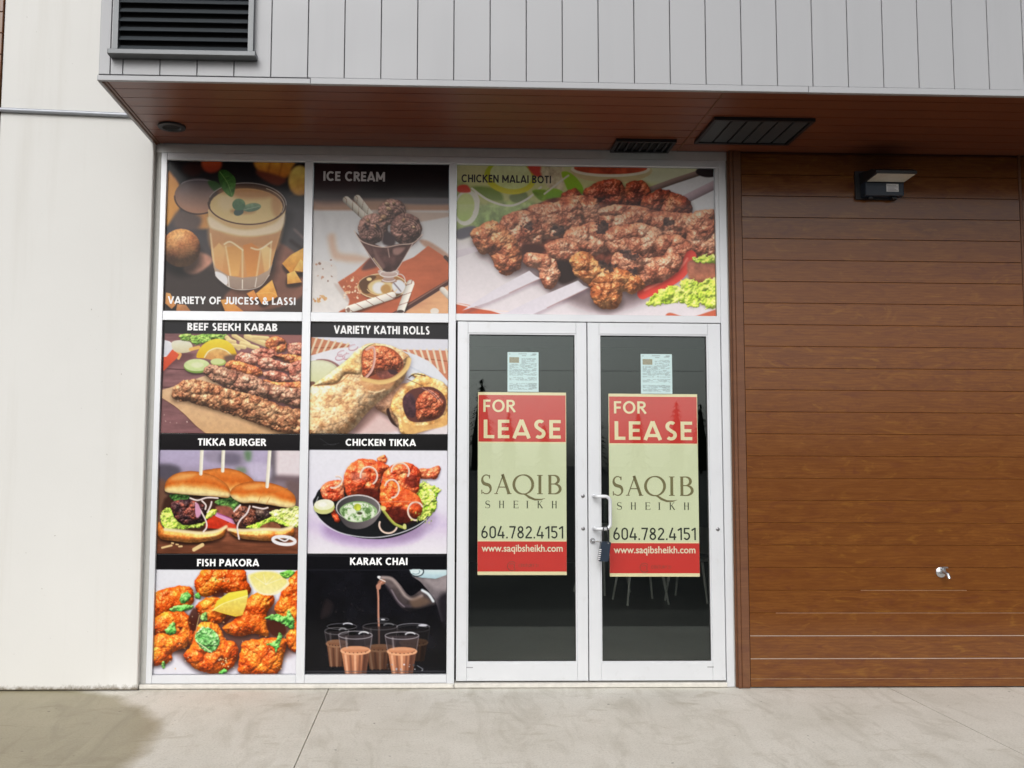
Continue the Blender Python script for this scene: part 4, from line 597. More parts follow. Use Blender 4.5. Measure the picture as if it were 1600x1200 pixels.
MT = dict(alu=m_alu(), cream=m_cream(), wood=m_wood('wood grain siding', WD, WM, WL, .359, rough=(.10, .2), spec=.5), soffit=m_wood('wood grain soffit', (.10, .028, .014), (.165, .048, .022), (.215, .068, .03), 0, .1425, 'Y', (.3, .4), .5), walk=m_walk(), asphalt=m_asphalt(), fascia=m_fascia(), ink=m_print(), glass=m_glass(),
    wtrim=m_wood('wood grain trim', (.085, .032, .016), (.14, .056, .024), (.19, .08, .034), 0, 9.),
    refl_apron=plain('added grey concrete', (.10, .098, .09), .85, 0, .45, 1.2), sash=plain('dark grey sheet metal', (.16, .17, .18), .45, .2, .15, 8), gasket=plain('black rubber gasket', (.012, .012, .012), .6), faintdust=plain('thin dust line', (.26, .14, .07), .9, 0, .5, 40), dust=plain('pale dust line', (.42, .33, .27), .9, 0, .3, 60), gap=plain('joint shadow gap', (.02, .02, .021), .8), black=plain('black powder coat', (.012, .013, .016), .45), navy=plain('dark blue housing', (.012, .022, .04), .35), flash=plain('weathered zinc flashing', (.62, .63, .63), .45, .3, .15, 8), caulk=plain('grey sealant', (.42, .42, .40), .7), sill=plain('cast sill concrete', (.62, .60, .55), .8, 0, .25, 22), conduit=plain('galvanised conduit', (.36, .38, .42), .45, .4, .2, 14),
    steel=plain('stainless steel', (.55, .56, .58), .25, .9), dsteel=plain('worn steel', (.25, .25, .26), .35, .8), lens=plain('frosted lamp lens', (.62, .58, .50), .4), sticker=plain('white sticker', (.62, .62, .64), .5, 0, .05), grey=plain('small grey print', (.2, .2, .22), .6), slat=plain('louvre blade', (.045, .052, .058), .4), recess=plain('dark recess', (.006, .006, .007), .9),
    white=plain('white vinyl lettering', (.84, .84, .85), .4, 0, .03), pale=plain('pale grey lettering', (.48, .46, .47), .4, 0, .03), ink_dark=plain('black lettering', (.02, .016, .016), .4, 0, .03), red=plain('red sign print', (.66, .032, .026), .35, 0, .04, 4), crm=plain('cream sign print', (.90, .77, .50), .35, 0, .03), leaf=plain('pale green sign print', (.74, .76, .54), .35, 0, .03, 4), olive=plain('olive sign lettering', (.20, .165, .07), .4, 0, .04), sage=plain('dark green sign lettering', (.06, .065, .03), .4, 0, .04), char=plain('near black sign lettering', (.018, .022, .014), .4, 0, .04), faint=plain('faint red brown mark', (.24, .06, .035), .4, 0, .04), url=plain('cream url lettering', (.84, .78, .62), .4, 0, .03), paper=plain('pale blue notice paper', (.70, .86, .95), .6, 0, .03), photo=plain('brown printed picture', (.34, .29, .20), .6, 0, .5, 120), type=plain('grey blue print', (.40, .50, .56), .6, 0, .05),
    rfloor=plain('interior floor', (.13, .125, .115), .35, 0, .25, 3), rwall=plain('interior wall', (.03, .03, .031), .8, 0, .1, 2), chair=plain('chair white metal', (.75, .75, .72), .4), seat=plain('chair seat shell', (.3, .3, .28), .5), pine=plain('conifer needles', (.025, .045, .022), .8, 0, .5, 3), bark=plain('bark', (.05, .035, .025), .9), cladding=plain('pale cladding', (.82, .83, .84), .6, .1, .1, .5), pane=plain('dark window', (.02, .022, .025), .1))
# ---------------------------------------------------------------- mesh helpers
class MB:
    def __init__(s): s.v = []; s.f = []
    def box(s, x0, x1, y0, y1, z0, z1, c=0., zc=None):
        """box; c chamfers the four edges of the front (y0) face"""
        b = len(s.v)
        if not c:
            s.v += [(x, y, z) for x in (x0, x1) for y in (y0, y1) for z in (z0, z1)]
            s.f += [tuple(b+k for k in q) for q in ((0, 1, 3, 2), (4, 6, 7, 5), (0, 4, 5, 1), (2, 3, 7, 6), (0, 2, 6, 4), (1, 5, 7, 3))]
        else:
            zc = c if zc is None else zc
            R_ = [(x0+c, y0, z0+zc), (x1-c, y0, z0+zc), (x1-c, y0, z1-zc), (x0+c, y0, z1-zc)]
            Q = [(x0, y0+max(c, zc), z0), (x1, y0+max(c, zc), z0), (x1, y0+max(c, zc), z1), (x0, y0+max(c, zc), z1)]
            B = [(x0, y1, z0), (x1, y1, z0), (x1, y1, z1), (x0, y1, z1)]
            s.v += R_+Q+B; s.f.append((b, b+1, b+2, b+3)); s.f.append((b+11, b+10, b+9, b+8))
            for r in (0, 4):
                for k in range(4): s.f.append((b+r+k, b+r+4+k, b+r+4+(k+1) % 4, b+r+(k+1) % 4))
        return s
    def tube(s, pts, r, n=12, cap=True):
        P = [Vector(p) for p in pts]; b = len(s.v); N = len(P); nr = None
        rr = r if isinstance(r, (list, tuple)) else [r]*N
        for i in range(N):
            t = (P[min(i+1, N-1)]-P[max(i-1, 0)]).normalized()
            if nr is None: nr = t.orthogonal().normalized()
            nr = (nr-t*nr.dot(t)).normalized(); bi = t.cross(nr)
            for k in range(n):
                a = 2*math.pi*k/n; s.v.append(tuple(P[i]+(nr*math.cos(a)+bi*math.sin(a))*rr[i]))
        for i in range(N-1):
            for k in range(n): s.f.append((b+i*n+k, b+i*n+(k+1) % n, b+(i+1)*n+(k+1) % n, b+(i+1)*n+k))
        if cap: s.f.append(tuple(b+k for k in reversed(range(n)))); s.f.append(tuple(b+(N-1)*n+k for k in range(n)))
        return s
    def prism(s, prof, x0, x1):                                # (y, z) outline swept along x
        b = len(s.v); n = len(prof)
        for x in (x0, x1): s.v += [(x, y, z) for y, z in prof]
        s.f.append(tuple(b+k for k in range(n))); s.f.append(tuple(b+n+k for k in reversed(range(n))))
        for k in range(n): s.f.append((b+k, b+n+k, b+n+(k+1) % n, b+(k+1) % n))
        return s
    def poly(s, pts): b = len(s.v); s.v += [tuple(p) for p in pts]; s.f.append(tuple(range(b, b+len(pts)))); return s
    def slab(s, out, y0, y1):                                  # (x, z) outline with thickness from y0 (front) to y1
        b = len(s.v); n = len(out)
        for y in (y0, y1): s.v += [(x, y, z) for x, z in out]
        s.f.append(tuple(b+k for k in range(n))); s.f.append(tuple(b+n+k for k in reversed(range(n))))
        for k in range(n): s.f.append((b+k, b+n+k, b+n+(k+1) % n, b+(k+1) % n))
        return s
    def obj(s, name, mat, parent=None, smooth_=False):
        me = bpy.data.meshes.new(name); me.from_pydata(s.v, [], s.f); bm = bmesh.new(); bm.from_mesh(me); bmesh.ops.recalc_face_normals(bm, faces=bm.faces); bm.to_mesh(me); bm.free()
        if smooth_:
            for p_ in me.polygons: p_.use_smooth = True
            try: me.set_sharp_from_angle(angle=math.radians(40))
            except Exception: pass
        return link(name, me, mat, parent)
def link(name, me, mat, parent=None):
    o = bpy.data.objects.new(name, me); COL.objects.link(o)
    if mat: me.materials.clear(); me.materials.append(MT[mat] if isinstance(mat, str) else mat)
    if parent:
        o.parent = parent
        q = parent
        while q: o.location = Vector(o.location)-Vector(q.location); q = q.parent
    return o
def tag(o, label=None, cat=None, group=None, kind=None):
    for k, v in (('label', label), ('category', cat), ('group', group), ('kind', kind)):
        if v: o[k] = v
    return o
def thing(name, loc, label, cat, group=None):
    o = bpy.data.objects.new(name, None); o.empty_display_size = .1; COL.objects.link(o); o.location = loc; return tag(o, label, cat, group)
def text(name, body, x0, x1, z0, z1, y, mat, parent, bold=0., th=.0015, skew=0., space=1.):
    """words fitted to a box on the plane y (front face), as real raised lettering a millimetre thick"""
    c = bpy.data.curves.new(name, 'FONT'); c.body = body; c.size = 1; c.offset = bold; c.space_character = space; c.resolution_u = 4
    o = bpy.data.objects.new('tmp', c); COL.objects.link(o); bpy.context.view_layer.update()
    me = bpy.data.meshes.new_from_object(o.evaluated_get(bpy.context.evaluated_depsgraph_get())); bpy.data.objects.remove(o)
    n = len(me.vertices); a = np.empty(n*3); me.vertices.foreach_get('co', a); a = a.reshape(-1, 3); lo = a.min(0); hi = a.max(0)
    u = (a[:, 0]-lo[0])/(hi[0]-lo[0]); v = (a[:, 1]-lo[1])/(hi[1]-lo[1])
    b = np.stack([x0+u*(x1-x0), np.full(n, y), z0+v*(z1-z0)+skew*u], 1); me.vertices.foreach_set('co', b.ravel()); me.name = name
    bm = bmesh.new(); bm.from_mesh(me); r = bmesh.ops.extrude_face_region(bm, geom=bm.faces[:])
    for g in r['geom']:
        if isinstance(g, bmesh.types.BMVert): g.co.y += th
    bmesh.ops.recalc_face_normals(bm, faces=bm.faces)
    for f in bm.faces: f.smooth = False
    bm.to_mesh(me); bm.free()
    return link(name, me, mat, parent)
def _ar(cx, cz, rx_, rz_, a0, a1, n=12): return [(cx+rx_*math.cos(math.radians(a0+(a1-a0)*k/n)), cz+rz_*math.sin(math.radians(a0+(a1-a0)*k/n))) for k in range(n+1)]
def glyph(ch, w):
    """even-stroke capital in units of its own height: advance width and centre lines"""
    h = w/2; t = 1-h
    if ch == ' ': return .26, []
    if ch == 'I': return w, [[(h, 0), (h, 1)]]
    if ch == 'H': return .70, [[(h, 0), (h, 1)], [(.70-h, 0), (.70-h, 1)], [(h, .5), (.70-h, .5)]]
    if ch == 'E': return .53, [[(h, 0), (h, 1)], [(h, h), (.53, h)], [(h, .51), (.49, .51)], [(h, t), (.53, t)]]
    if ch == 'F': return .51, [[(h, 0), (h, 1)], [(h, .48), (.47, .48)], [(h, t), (.51, t)]]
    if ch == 'L': return .49, [[(h, 0), (h, 1)], [(h, h), (.49, h)]]
    if ch == 'T': return .58, [[(.29, 0), (.29, 1)], [(0, t), (.58, t)]]
    if ch == 'K': return .70, [[(h, 0), (h, 1)], [(h, .46), (.62, 1.0)], [(.26, .52), (.66, -.0)]]
    if ch == 'A': return .80, [[(h*.62, 0), (.40, 1)], [(.80-h*.62, 0), (.40, 1)], [(.2, .24), (.60, .24)]]
    if ch == 'V': return .74, [[(h*.6, 1), (.37, .02)], [(.74-h*.6, 1), (.37, .02)]]
    if ch == 'Y': return .70, [[(.35, 0), (.35, .46)], [(h*.6, 1), (.35, .43)], [(.70-h*.6, 1), (.35, .43)]]
    if ch == 'M': return .90, [[(h, 0), (h, 1)], [(.90-h, 0), (.90-h, 1)], [(h, .94), (.45, .22)], [(.90-h, .94), (.45, .22)]]
    if ch == 'N': return .74, [[(h, 0), (h, 1)], [(.74-h, 0), (.74-h, 1)], [(h, .95), (.74-h, .05)]]
    if ch == 'O': return .88, [_ar(.44, .5, .44-h, .52-h, 0, 360, 28)]
    if ch == 'C': return .78, [_ar(.44, .5, .44-h, .52-h, 46, 314, 22)]
    if ch == 'G': return .82, [_ar(.44, .5, .44-h, .52-h, 46, 336, 22), [(.82-h, .08), (.82-h, .48)], [(.48, .48), (.82, .48)]]
    if ch == 'J': return .46, [[(.46-h, 1), (.46-h, .27)]+_ar(.21, .25, .25-h, .25-h, 0, -150, 8)]
    if ch == 'U': return .70, [[(h, 1), (h, .36)]+_ar(.35, .34, .35-h, .34-h, 180, 360, 12)+[(.70-h, .36), (.70-h, 1)]]
    if ch == 'P': return .60, [[(h, 0), (h, 1)], [(h, t), (.30, t)]+_ar(.32, .69, .28-h, .31-h, 90, -90, 10)+[(.30, .38+h), (h, .38+h)]]
    if ch == 'R': return .64, [[(h, 0), (h, 1)], [(h, t), (.30, t)]+_ar(.32, .71, .28-h, .29-h, 90, -90, 10)+[(.30, .42+h), (h, .42+h)], [(.30, .46), (.60, 0)]]
    if ch == 'B': return .62, [[(h, 0), (h, 1)], [(h, t), (.30, t)]+_ar(.31, .745, .27-h, .255-h, 90, -90, 10)+[(h, .49+h)], [(h, .51-h*.2), (.32, .51-h*.2)]+_ar(.33, .265, .29-h, .265-h, 75, -90, 10)+[(h, h)]]
    if ch == 'S': return .56, [_ar(.285, .735, .26-h, .285-h, 40, 250, 12)+_ar(.275, .265, .275-h, .285-h, 75, -140, 12)]
    if ch == '&': return .76, [_ar(.32, .76, .20-h*.6, .26-h, -50, 230, 14)+[(.70, 0)], _ar(.30, .26, .30-h, .28-h, 118, 360, 14)+[(.66, .46)]]
    if ch == '.': return w*1.1, [[(w*.55, 0), (w*.55, w*1.1)]]
    if ch == '1': return .34, [[(.34-h, 0), (.34-h, 1)], [(0, .78), (.34-h, .96)]]
    if ch == '0': return .54, [_ar(.27, .70, .27-h, .30-h, 0, 180, 10)+_ar(.27, .30, .27-h, .30-h, 180, 360, 10)+[(.54-h, .70)]]
    if ch == '4': return .58, [[(.43, 0), (.43, .55)], [(0, .24), (.58, .24)], [(.30, 1), (h*.6, .26)]]
    if ch == '7': return .52, [[(0, t), (.52, t)], [(.50-h*.6, t), (.20, 0)]]
    if ch == '8': return .54, [_ar(.27, .745, .235-h, .255-h, 0, 360, 20), _ar(.27, .275, .27-h, .275-h, 0, 360, 20)]
    if ch == '6': return .54, [_ar(.27, .31, .27-h, .31-h, 0, 360, 20), [(h+.01, .36), (.10, .58), (.33, 1)]]
    if ch == '2': return .54, [_ar(.27, .73, .26-h, .27-h, 165, -40, 12)+[(.05, .10)], [(0, h), (.54, h)]]
    if ch == '5': return .54, [[(.06, t), (.50, t)], [(.07+h*.4, 1), (.06+h*.4, .52)], [(.06+h*.4, .56)]+_ar(.26, .32, .28-h, .32-h, 95, -150, 14)]
    return .5, []
def caps(name, body, x0, x1, z0, z1, y, mat, parent, w=.2, th=.001, skew=0., gap=.105):
    mb = MB(); adv = []; x = 0
    for ch in body:
        a, S_ = glyph(ch, w); adv.append((x, S_)); x += a+gap
    tot = x-gap; k = (x1-x0)/tot; H = z1-z0; q = 0
    for ox, S_ in adv:
        for P in S_:
            q += 1; dy = (q % 4)*.00012; P = [(x0+(ox+a)*k, z0+b*H+skew*(ox+a)/tot) for a, b in P]; n = len(P); b0 = len(mb.v); loop = n > 6 and abs(P[0][0]-P[-1][0])+abs(P[0][1]-P[-1][1]) < 1e-6
            for i in range(n):
                a = P[i-1] if i else (P[-2] if loop else P[0]); b = P[i+1] if i < n-1 else (P[1] if loop else P[-1]); dx, dz = b[0]-a[0], b[1]-a[1]; l = math.hypot(dx, dz) or 1; h = w/2
                nx_, nz_ = -dz/l*h*k, dx/l*h*H
                mb.v += [(P[i][0]+nx_, y-dy, P[i][1]+nz_), (P[i][0]-nx_, y-dy, P[i][1]-nz_), (P[i][0]+nx_, y-dy+th, P[i][1]+nz_), (P[i][0]-nx_, y-dy+th, P[i][1]-nz_)]
            for i in range(n-1):
                c = b0+4*i; mb.f += [(c, c+4, c+5, c+1), (c, c+2, c+6, c+4), (c+1, c+5, c+7, c+3), (c+2, c+3, c+7, c+6)]
            mb.f += [(b0, b0+1, b0+3, b0+2), (b0+4*n-4, b0+4*n-2, b0+4*n-1, b0+4*n-3)]
    return mb.obj(name, mat, parent)
# ---------------------------------------------------------------- setting: ground
tag(MB().box(-220, 220, -260, 40, -.6, -.15).obj('ground', 'asphalt'), kind='structure')
mb = MB(); xs = [-9.0, -3.87, -.676, 3.181, 7.0, 11.0]
for a, b in zip(xs[:-1], xs[1:]): mb.box(a+.003, b-.003, -2.35, .12, -.4, 0)
mb.box(-9, 11, -2.34, .11, -.45, -.012)
tag(mb.obj('sidewalk', 'walk'), kind='structure')
mb = MB(); xs2 = [-40.0]+[-21+6*k for k in range(9)]+[52.0]  # added unseen strip to soften the ground step mirrored in the doors
for a, c in zip(xs2[:-1], xs2[1:]): mb.box(a+.004, c-.004, -4.3, -2.352, -.4, -.146)
tag(mb.obj('added_reflection_apron', 'refl_apron'), kind='structure')
# ---------------------------------------------------------------- walls
WY = -.05; WX = -1.952
wl = MB().box(-3.024, WX, WY, .25, .006, 6.4, .006).obj('concrete_wall', 'cream'); tag(wl, 'cream painted concrete wall left of the shop window', 'wall')
mb = MB()
for k in range(-1, 44):
    z = .05+.1547*k
    if z+.1547 > 0: mb.box(-7, -3.03, WY-.012, WY+.01, max(z, .01)+.002, z+.1527, .003)
mb.box(-7, -3.03, WY+.01, .25, .006, 6.4)
tag(mb.obj('siding_wall', 'wood'), 'sliver of dark brown wood siding at the far left edge past the cream wall', 'wall')
cz = [rz(0, 171, WY-.02), rz(196, 179.5, WY-.02)]; cx_ = [rx(0, 171, WY-.02), rx(196, 179.5, WY-.02)]; sl_ = (cz[1]-cz[0])/(cx_[1]-cx_[0])
mb = MB().tube([(x, WY-.018, cz[0]+sl_*(x-cx_[0])) for x in (-6.5, -4, -3, -2.5, WX-.01)], .0155)
cdt = mb.obj('conduit_pipe', 'conduit', None, True); tag(cdt, 'thin grey metal conduit running across the cream wall under the canopy', 'pipe')
# siding wall right of the door
SY = -.03; ZT = 3.78
sw = thing('siding_wall', (3.2, SY, 0), 'large brown wood siding wall of horizontal planks right of the doors', 'wall')
zs = [.012, .0687, .204]+[.359+.1547*k for k in range(0, 23)]
def planks(x0, x1):
    mb = MB()
    for a, b in zip(zs[:-1], zs[1:]):
        b = min(b, ZT)
        if b-a > .01: mb.prism([(SY, a), (SY, b-.0058), (SY+.0045, b-.0013), (SY+.016, b-.0013), (SY+.016, a)], x0, x1)
    mb.obj('planks', 'wood', sw)
planks(2.216, 4.238); planks(4.262, 8.5)
rd = random.Random(8)                                          # pale dust lying along the lips of the lowest boards
for z, xa, xb, tm in ((.0687, 2.218, 4.236, .0008), (.204, 2.218, 4.236, .0027), (.359, 2.218, 4.236, .0022), (.514, 2.4, 4.236, .0007), (.669, 3.0, 3.75, .0006)):
    mb = MB(); x = xa; prev = tm*.4
    while x < xb:
        x1 = min(x+rd.uniform(.02, .07), xb); t_ = prev; prev = max(.0003, tm*rd.uniform(.45, 1.35)) if xb-x1 > .15 else tm*.3; c = len(mb.v)
        for xx, tt in ((x, t_), (x1, prev)): mb.v += [(xx, SY-.0003, z-.0060), (xx, SY-.0003, z-.0060+tt*.6), (xx, SY+.0038, z-.0020+tt*.2*min(1, tt/.0008)), (xx, SY+.0042, z-.0024)]
        for k in range(4): mb.f.append((c+k, c+4+k, c+4+(k+1) % 4, c+(k+1) % 4))
        x = x1
    mb.obj('lip_dust', 'dust' if z in (.204, .359) else 'faintdust', sw)
MB().box(2.12, 8.5, SY+.016, .25, .006, ZT).obj('backing', 'wtrim', sw)
MB().box(2.130, 2.152, SY-.012, SY+.016, .004, ZT, .003).box(2.155, 2.212, SY-.006, SY+.016, .004, ZT, .003).obj('edge_trim', 'wtrim', sw)
MB().box(4.241, 4.259, SY-.004, SY+.016, .004, ZT, .002).obj('joint_trim', 'wtrim', sw)
# ---------------------------------------------------------------- storefront
G = .03                                                        # glass line
sf = thing('storefront', (.1, 0, 0), 'silver aluminium storefront frame with window panes and a pair of glass doors', 'storefront')
XL0, XL1, XM0, XM1, XN0, XN1, XR0, XR1 = -1.912, -1.872, -.902, -.843, .124, .176, 2.034, 2.112
ZB0, ZB1, ZT0, ZT1, ZH0, ZH1 = .036, .092, 2.519, 2.584, 3.662, 3.714
D = .11
MB().box(XL0, XL1, 0, D, ZB0, ZH1, .002).obj('jamb', 'alu', sf)
MB().box(XR0+.026, XR1, 0, D, .004, ZH1, .002).box(XR0, XR0+.0255, .004, D, ZT1, ZH0).obj('jamb', 'alu', sf)
MB().box(XM0, XM1, 0, D, ZB0, ZH0-.0005, .002).obj('mullion', 'alu', sf)
MB().box(XN0, XN1, 0, D, ZB0-.03, ZH0-.0005, .002).obj('mullion', 'alu', sf)
MB().box(XL1+.0005, XR1-.0785+.0520, .001, D, ZH0, ZH1, .002).obj('head_rail', 'alu', sf)
MB().box(XL1+.0005, XM0-.0005, .001, D, ZT0, ZT1, .002).obj('transom', 'alu', sf)
MB().box(XM1+.0005, XN0-.0005, .001, D, ZT0, ZT1, .002).obj('transom', 'alu', sf)
MB().box(XN1+.0005, XR0+.0255, .001, D, 2.534, ZT1, .002).obj('transom', 'alu', sf)
MB().box(XL1+.0005, XM0-.0005, .001, D, ZB0, ZB1, .002).obj('sill_rail', 'alu', sf)
MB().box(XM1+.0005, XN0-.0005, .001, D, ZB0, ZB1, .002).obj('sill_rail', 'alu', sf)
MB().box(XN1+.001, XR0+.025, -.012, D, .004, .034, .004).obj('threshold', 'sill', sf)
MB().box(-1.95, XN0+.05, -.03, D, .004, .034, .008).obj('sill', 'sill', sf)
MB().box(WX+.001, XR1+.016, .002, D, ZH1+.001, 3.776).obj('head_flashing', 'flash', sf)
MB().box(WX+.001, XL0-.001, .004, D, .036, ZH1).obj('sealant_joint', 'caulk', sf)
MB().box(XR1+.0005, 2.1285, .006, D, .004, ZH1).obj('sealant_joint', 'caulk', sf)
for a, b, c, d in ((XL1, XM0, ZB1, ZT0), (XM1, XN0, ZB1, ZT0), (XL1, XM0, ZT1, ZH0), (XM1, XN0, ZT1, ZH0), (XN1, XR0, ZT1, ZH0)):
    MB().box(a+.001, b-.001, G, G+.006, c+.001, d-.001).obj('window_pane', 'glass', sf)
def door(x0, x1, g0, g1, zt=2.530, zb=.046, label=None):
    fr = MB(); c = .002; y0 = .008; y1 = .052
    gz0, gz1 = .1675, 2.449
    fr.box(x0, g0, y0, y1, zb, zt, c).box(g1, x1, y0, y1, zb, zt, c).box(g0+.0004, g1-.0004, y0+.001, y1, gz1, zt, c).box(g0+.0004, g1-.0004, y0+.001, y1, zb, gz0, c)
    d = fr.obj('glass_door', 'alu', sf)
    s_ = MB(); e = .009                                          # glazing stops
    s_.box(g0, g0+e, y0+.006, y1-.006, gz0, gz1).box(g1-e, g1, y0+.006, y1-.006, gz0, gz1).box(g0+e, g1-e, y0+.006, y1-.006, gz1-e, gz1).box(g0+e, g1-e, y0+.006, y1-.006, gz0, gz0+e)
    s_.obj('glazing_stop', 'alu', d)
    MB().box(g0+e, g0+e+.004, G-.004, G-.0003, gz0+e, gz1-e).box(g1-e-.004, g1-e, G-.004, G-.0003, gz0+e, gz1-e).box(g0+e+.004, g1-e-.004, G-.004, G-.0003, gz1-e-.006, gz1-e).box(g0+e+.004, g1-e-.004, G-.004, G-.0003, gz0+e, gz0+e+.004).obj('gasket', 'gasket', d)
    MB().box(g0+e, g1-e, G, G+.006, gz0+e, gz1-e).obj('door_pane', 'glass', d)
    return d
dl = door(.189, 1.1005, .262, 1.026); dr = door(1.1075, 2.056, 1.190, 1.966)
def disc(x, z, y, r, dep, name, mat, par, n=20): MB().tube([(x, y, z), (x, y-dep*.7, z), (x, y-dep, z)], [r, r, r*.8], n).obj(name, mat, par, True)
for q in ((911, 775), (911.3, 826)): disc(rx(*q), rz(*q), .008, .013, .006, 'handle_bolt', 'dsteel', dl)
disc(rx(1122, 827), rz(1122, 827), .008, .013, .006, 'handle_bolt', 'dsteel', dr)
# pull handle: two posts out of the stile, offset bar in front of the glass
hx0 = rx(928, 775); hz1 = rz(928, 775); hz0 = rz(928, 825.5); hx1 = rx(953.5, 800, -.06); r_ = .0118
def arc(c, a0, a1, r, ax, n=6): return [(c[0]+r*math.cos(math.radians(a0+(a1-a0)*k/n)), c[1], c[2]+r*math.sin(math.radians(a0+(a1-a0)*k/n))) for k in range(n+1)]
hp = [(hx0, .008, hz1), (hx0+.002, -.035, hz1), (hx0+.008, -.054, hz1), (hx0+.022, -.06, hz1)]+arc((hx1-.035, -.06, hz1-.035), 90, 0, .035, 0)+arc((hx1-.035, -.06, hz0+.035), 0, -90, .035, 0)+[(hx0+.022, -.06, hz0), (hx0+.008, -.054, hz0), (hx0+.002, -.035, hz0), (hx0, .008, hz0)]
MB().tube(hp, r_, 14).obj('pull_handle', 'alu', dr, True)
lx, lz = rx(926, 845), rz(926, 845)
disc(lx, lz, .008, .019, .014, 'lock_cylinder', 'steel', dr)
MB().box(rx(911, 1042)-.36, rx(911, 1042)-.30, .0075, .0083, .128, .136).obj('maker_mark', 'grey', dl) if False else None
for d_, px in ((dl, 734), (dr, 1111)):
    x = rx(px, 1043); mk = MB()
    for k in range(6): mk.box(x-.022+.0075*k, x-.0165+.0075*k, .0078, .0092, .134, .1405)
    mk.obj('maker_mark', 'grey', d_)
# lock box hanging from the handle
kb_ = thing('key_lock_box', (hx1-.03, -.075, hz0), 'dark blue combination lock box hanging from the silver door handle', 'lock box')
a_ = math.radians(9)
def kt(u, v): x = rx(946, 846, -.08)+u*math.cos(a_)+v*math.sin(a_); z = rz(946, 846, -.08)-u*math.sin(a_)*-1*0+v*math.cos(a_)-u*math.sin(a_)*.25; return x, z
W_, H_ = .034, .135
o_ = [kt(*q) for q in ((-W_+.006, 0), (W_-.006, 0), (W_, -.006), (W_, -H_+.008), (W_-.008, -H_), (-W_+.008, -H_), (-W_, -H_+.008), (-W_, -.006))]
MB().slab([(2*(lx+.09)-x+0*.0 if False else x, z) for x, z in o_], -.115, -.062).obj('box_body', 'navy', kb_)
sx0, sz0 = kt(-.02, -.004); sx1, sz1 = kt(.02, -.004)
MB().tube([(sx0, -.088, sz0), (sx0+.004, -.088, hz0+.004), (sx0+.012, -.088, hz0+.018), (sx1-.010, -.084, hz0+.022), (sx1-.003, -.084, hz0+.004), (sx1, -.088, sz1)], .0042, 10).obj('shackle', 'black', kb_, True)
bx, bz = kt(.02, -.02)
MB().tube([(lx, -.008, lz), (lx+.006, -.03, lz+.002), (bx, -.118, bz+.012)], [.0055, .006, .005], 10).obj('lever', 'steel', kb_, True)
mb = MB()
for k in range(6):
    x, z = kt(-W_-.002, -.055-.013*k); mb.box(x-.006, x+.010, -.1185, -.1145, z-.003, z+.003)
mb.obj('dial_marks', 'sticker', kb_)
# ---------------------------------------------------------------- printed window posters
def poster(name, key, xr, zr, label, band, words, wpx, mat, lift=1., skew=0., bold=.205, y=G-.004, cat='poster'):
    A = ARTS[key](); A.blur(.55); ny, nx = A.im.shape[:2]
    u, v = np.meshgrid(np.linspace(xr[0], xr[1], nx), np.linspace(zr[1], zr[0], ny))
    co = np.stack([u, np.full(u.shape, y), v], -1).reshape(-1, 3)
    ii = np.arange(nx*ny).reshape(ny, nx); q = np.stack([ii[:-1, :-1], ii[1:, :-1], ii[1:, 1:], ii[:-1, 1:]], -1).reshape(-1, 4)
    fr = np.concatenate([ii[0, ::-1], ii[1:, 0], ii[-1, 1:], ii[1:-1, -1][::-1]])   # rim, front to back: the film has a thickness
    nb = len(co); rim = co[fr].copy(); rim[:, 1] += .0025; co = np.concatenate([co, rim]); k = np.arange(len(fr)); k2 = np.roll(k, -1)
    q = np.concatenate([q, np.stack([fr[k2], fr[k], nb+k, nb+k2], -1)])
    me = bpy.data.meshes.new(name); me.vertices.add(len(co)); me.vertices.foreach_set('co', co.ravel()); me.loops.add(q.size); me.loops.foreach_set('vertex_index', q.ravel().astype(np.int32))
    me.polygons.add(len(q)); me.polygons.foreach_set('loop_start', np.arange(0, q.size, 4, dtype=np.int32)); me.update(calc_edges=True); me.validate()
    c = np.clip(A.im, 0, 1); c = np.where(c <= .04045, c/12.92, ((c+.055)/1.055)**2.4).reshape(-1, 3)*INK; c = np.concatenate([np.where(c*lift < .6, c*lift, .6+(c*lift-.6)*.55), np.full((len(fr), 3), .02)])
    at_ = me.color_attributes.new('ink', 'FLOAT_COLOR', 'POINT'); at_.data.foreach_set('color', np.concatenate([c, np.ones((len(c), 1))], 1).astype(np.float32).ravel())
    o = link(name, me, 'ink'); tag(o, label, cat, 'food posters on the shop window')
    x0, x1, y0, y1 = wpx; ym = (y0+y1)/2
    caps('lettering', words, rx(x0, ym, y), rx(x1, ym, y), rz((x0+x1)/2, y1, y), rz((x0+x1)/2, y0, y), y-.0012, mat, o, bold)
    return o
INK = .9
C1 = (XL1+.002, XM0-.002); C2 = (XM1+.002, XN0-.002); C3_ = (XN1+.002, XR0-.002)
z1a, z1b = rz(360, 677.5), rz(360, 866); z2a, z2b = rz(590, 678), rz(590, 866)
e = .0015
poster('window_poster', 'juice', C1, (ZT1+.002, ZH0-.002), 'mango drink poster in the top left window, headed variety of juicess and lassi', None, 'VARIETY OF JUICESS & LASSI', (262.6, 461.7, 464, 475.6), 'white', 1.4)
poster('window_poster', 'ice', C2, (ZT1+.002, ZH0-.002), 'chocolate ice cream sundae poster with a black top, beside the mango drink', None, 'ICE CREAM', (505.4, 601.5, 268.3, 283), 'pale', 1.35)
poster('window_poster', 'malai', C3_, (ZT1+.002, ZH0-.002), 'wide poster of grilled chicken skewers above the glass doors', None, 'CHICKEN MALAI BOTI', (721, 861, 273.6, 285.6), 'ink_dark', 1.4, bold=.19)
poster('window_poster', 'kabab', C1, (z1a+e, ZT0-.002), 'beef seekh kabab poster with lemon and cucumber on planks, under the mango drink', None, 'BEEF SEEKH KABAB', (292.9, 433.5, 505, 516.8), 'white')
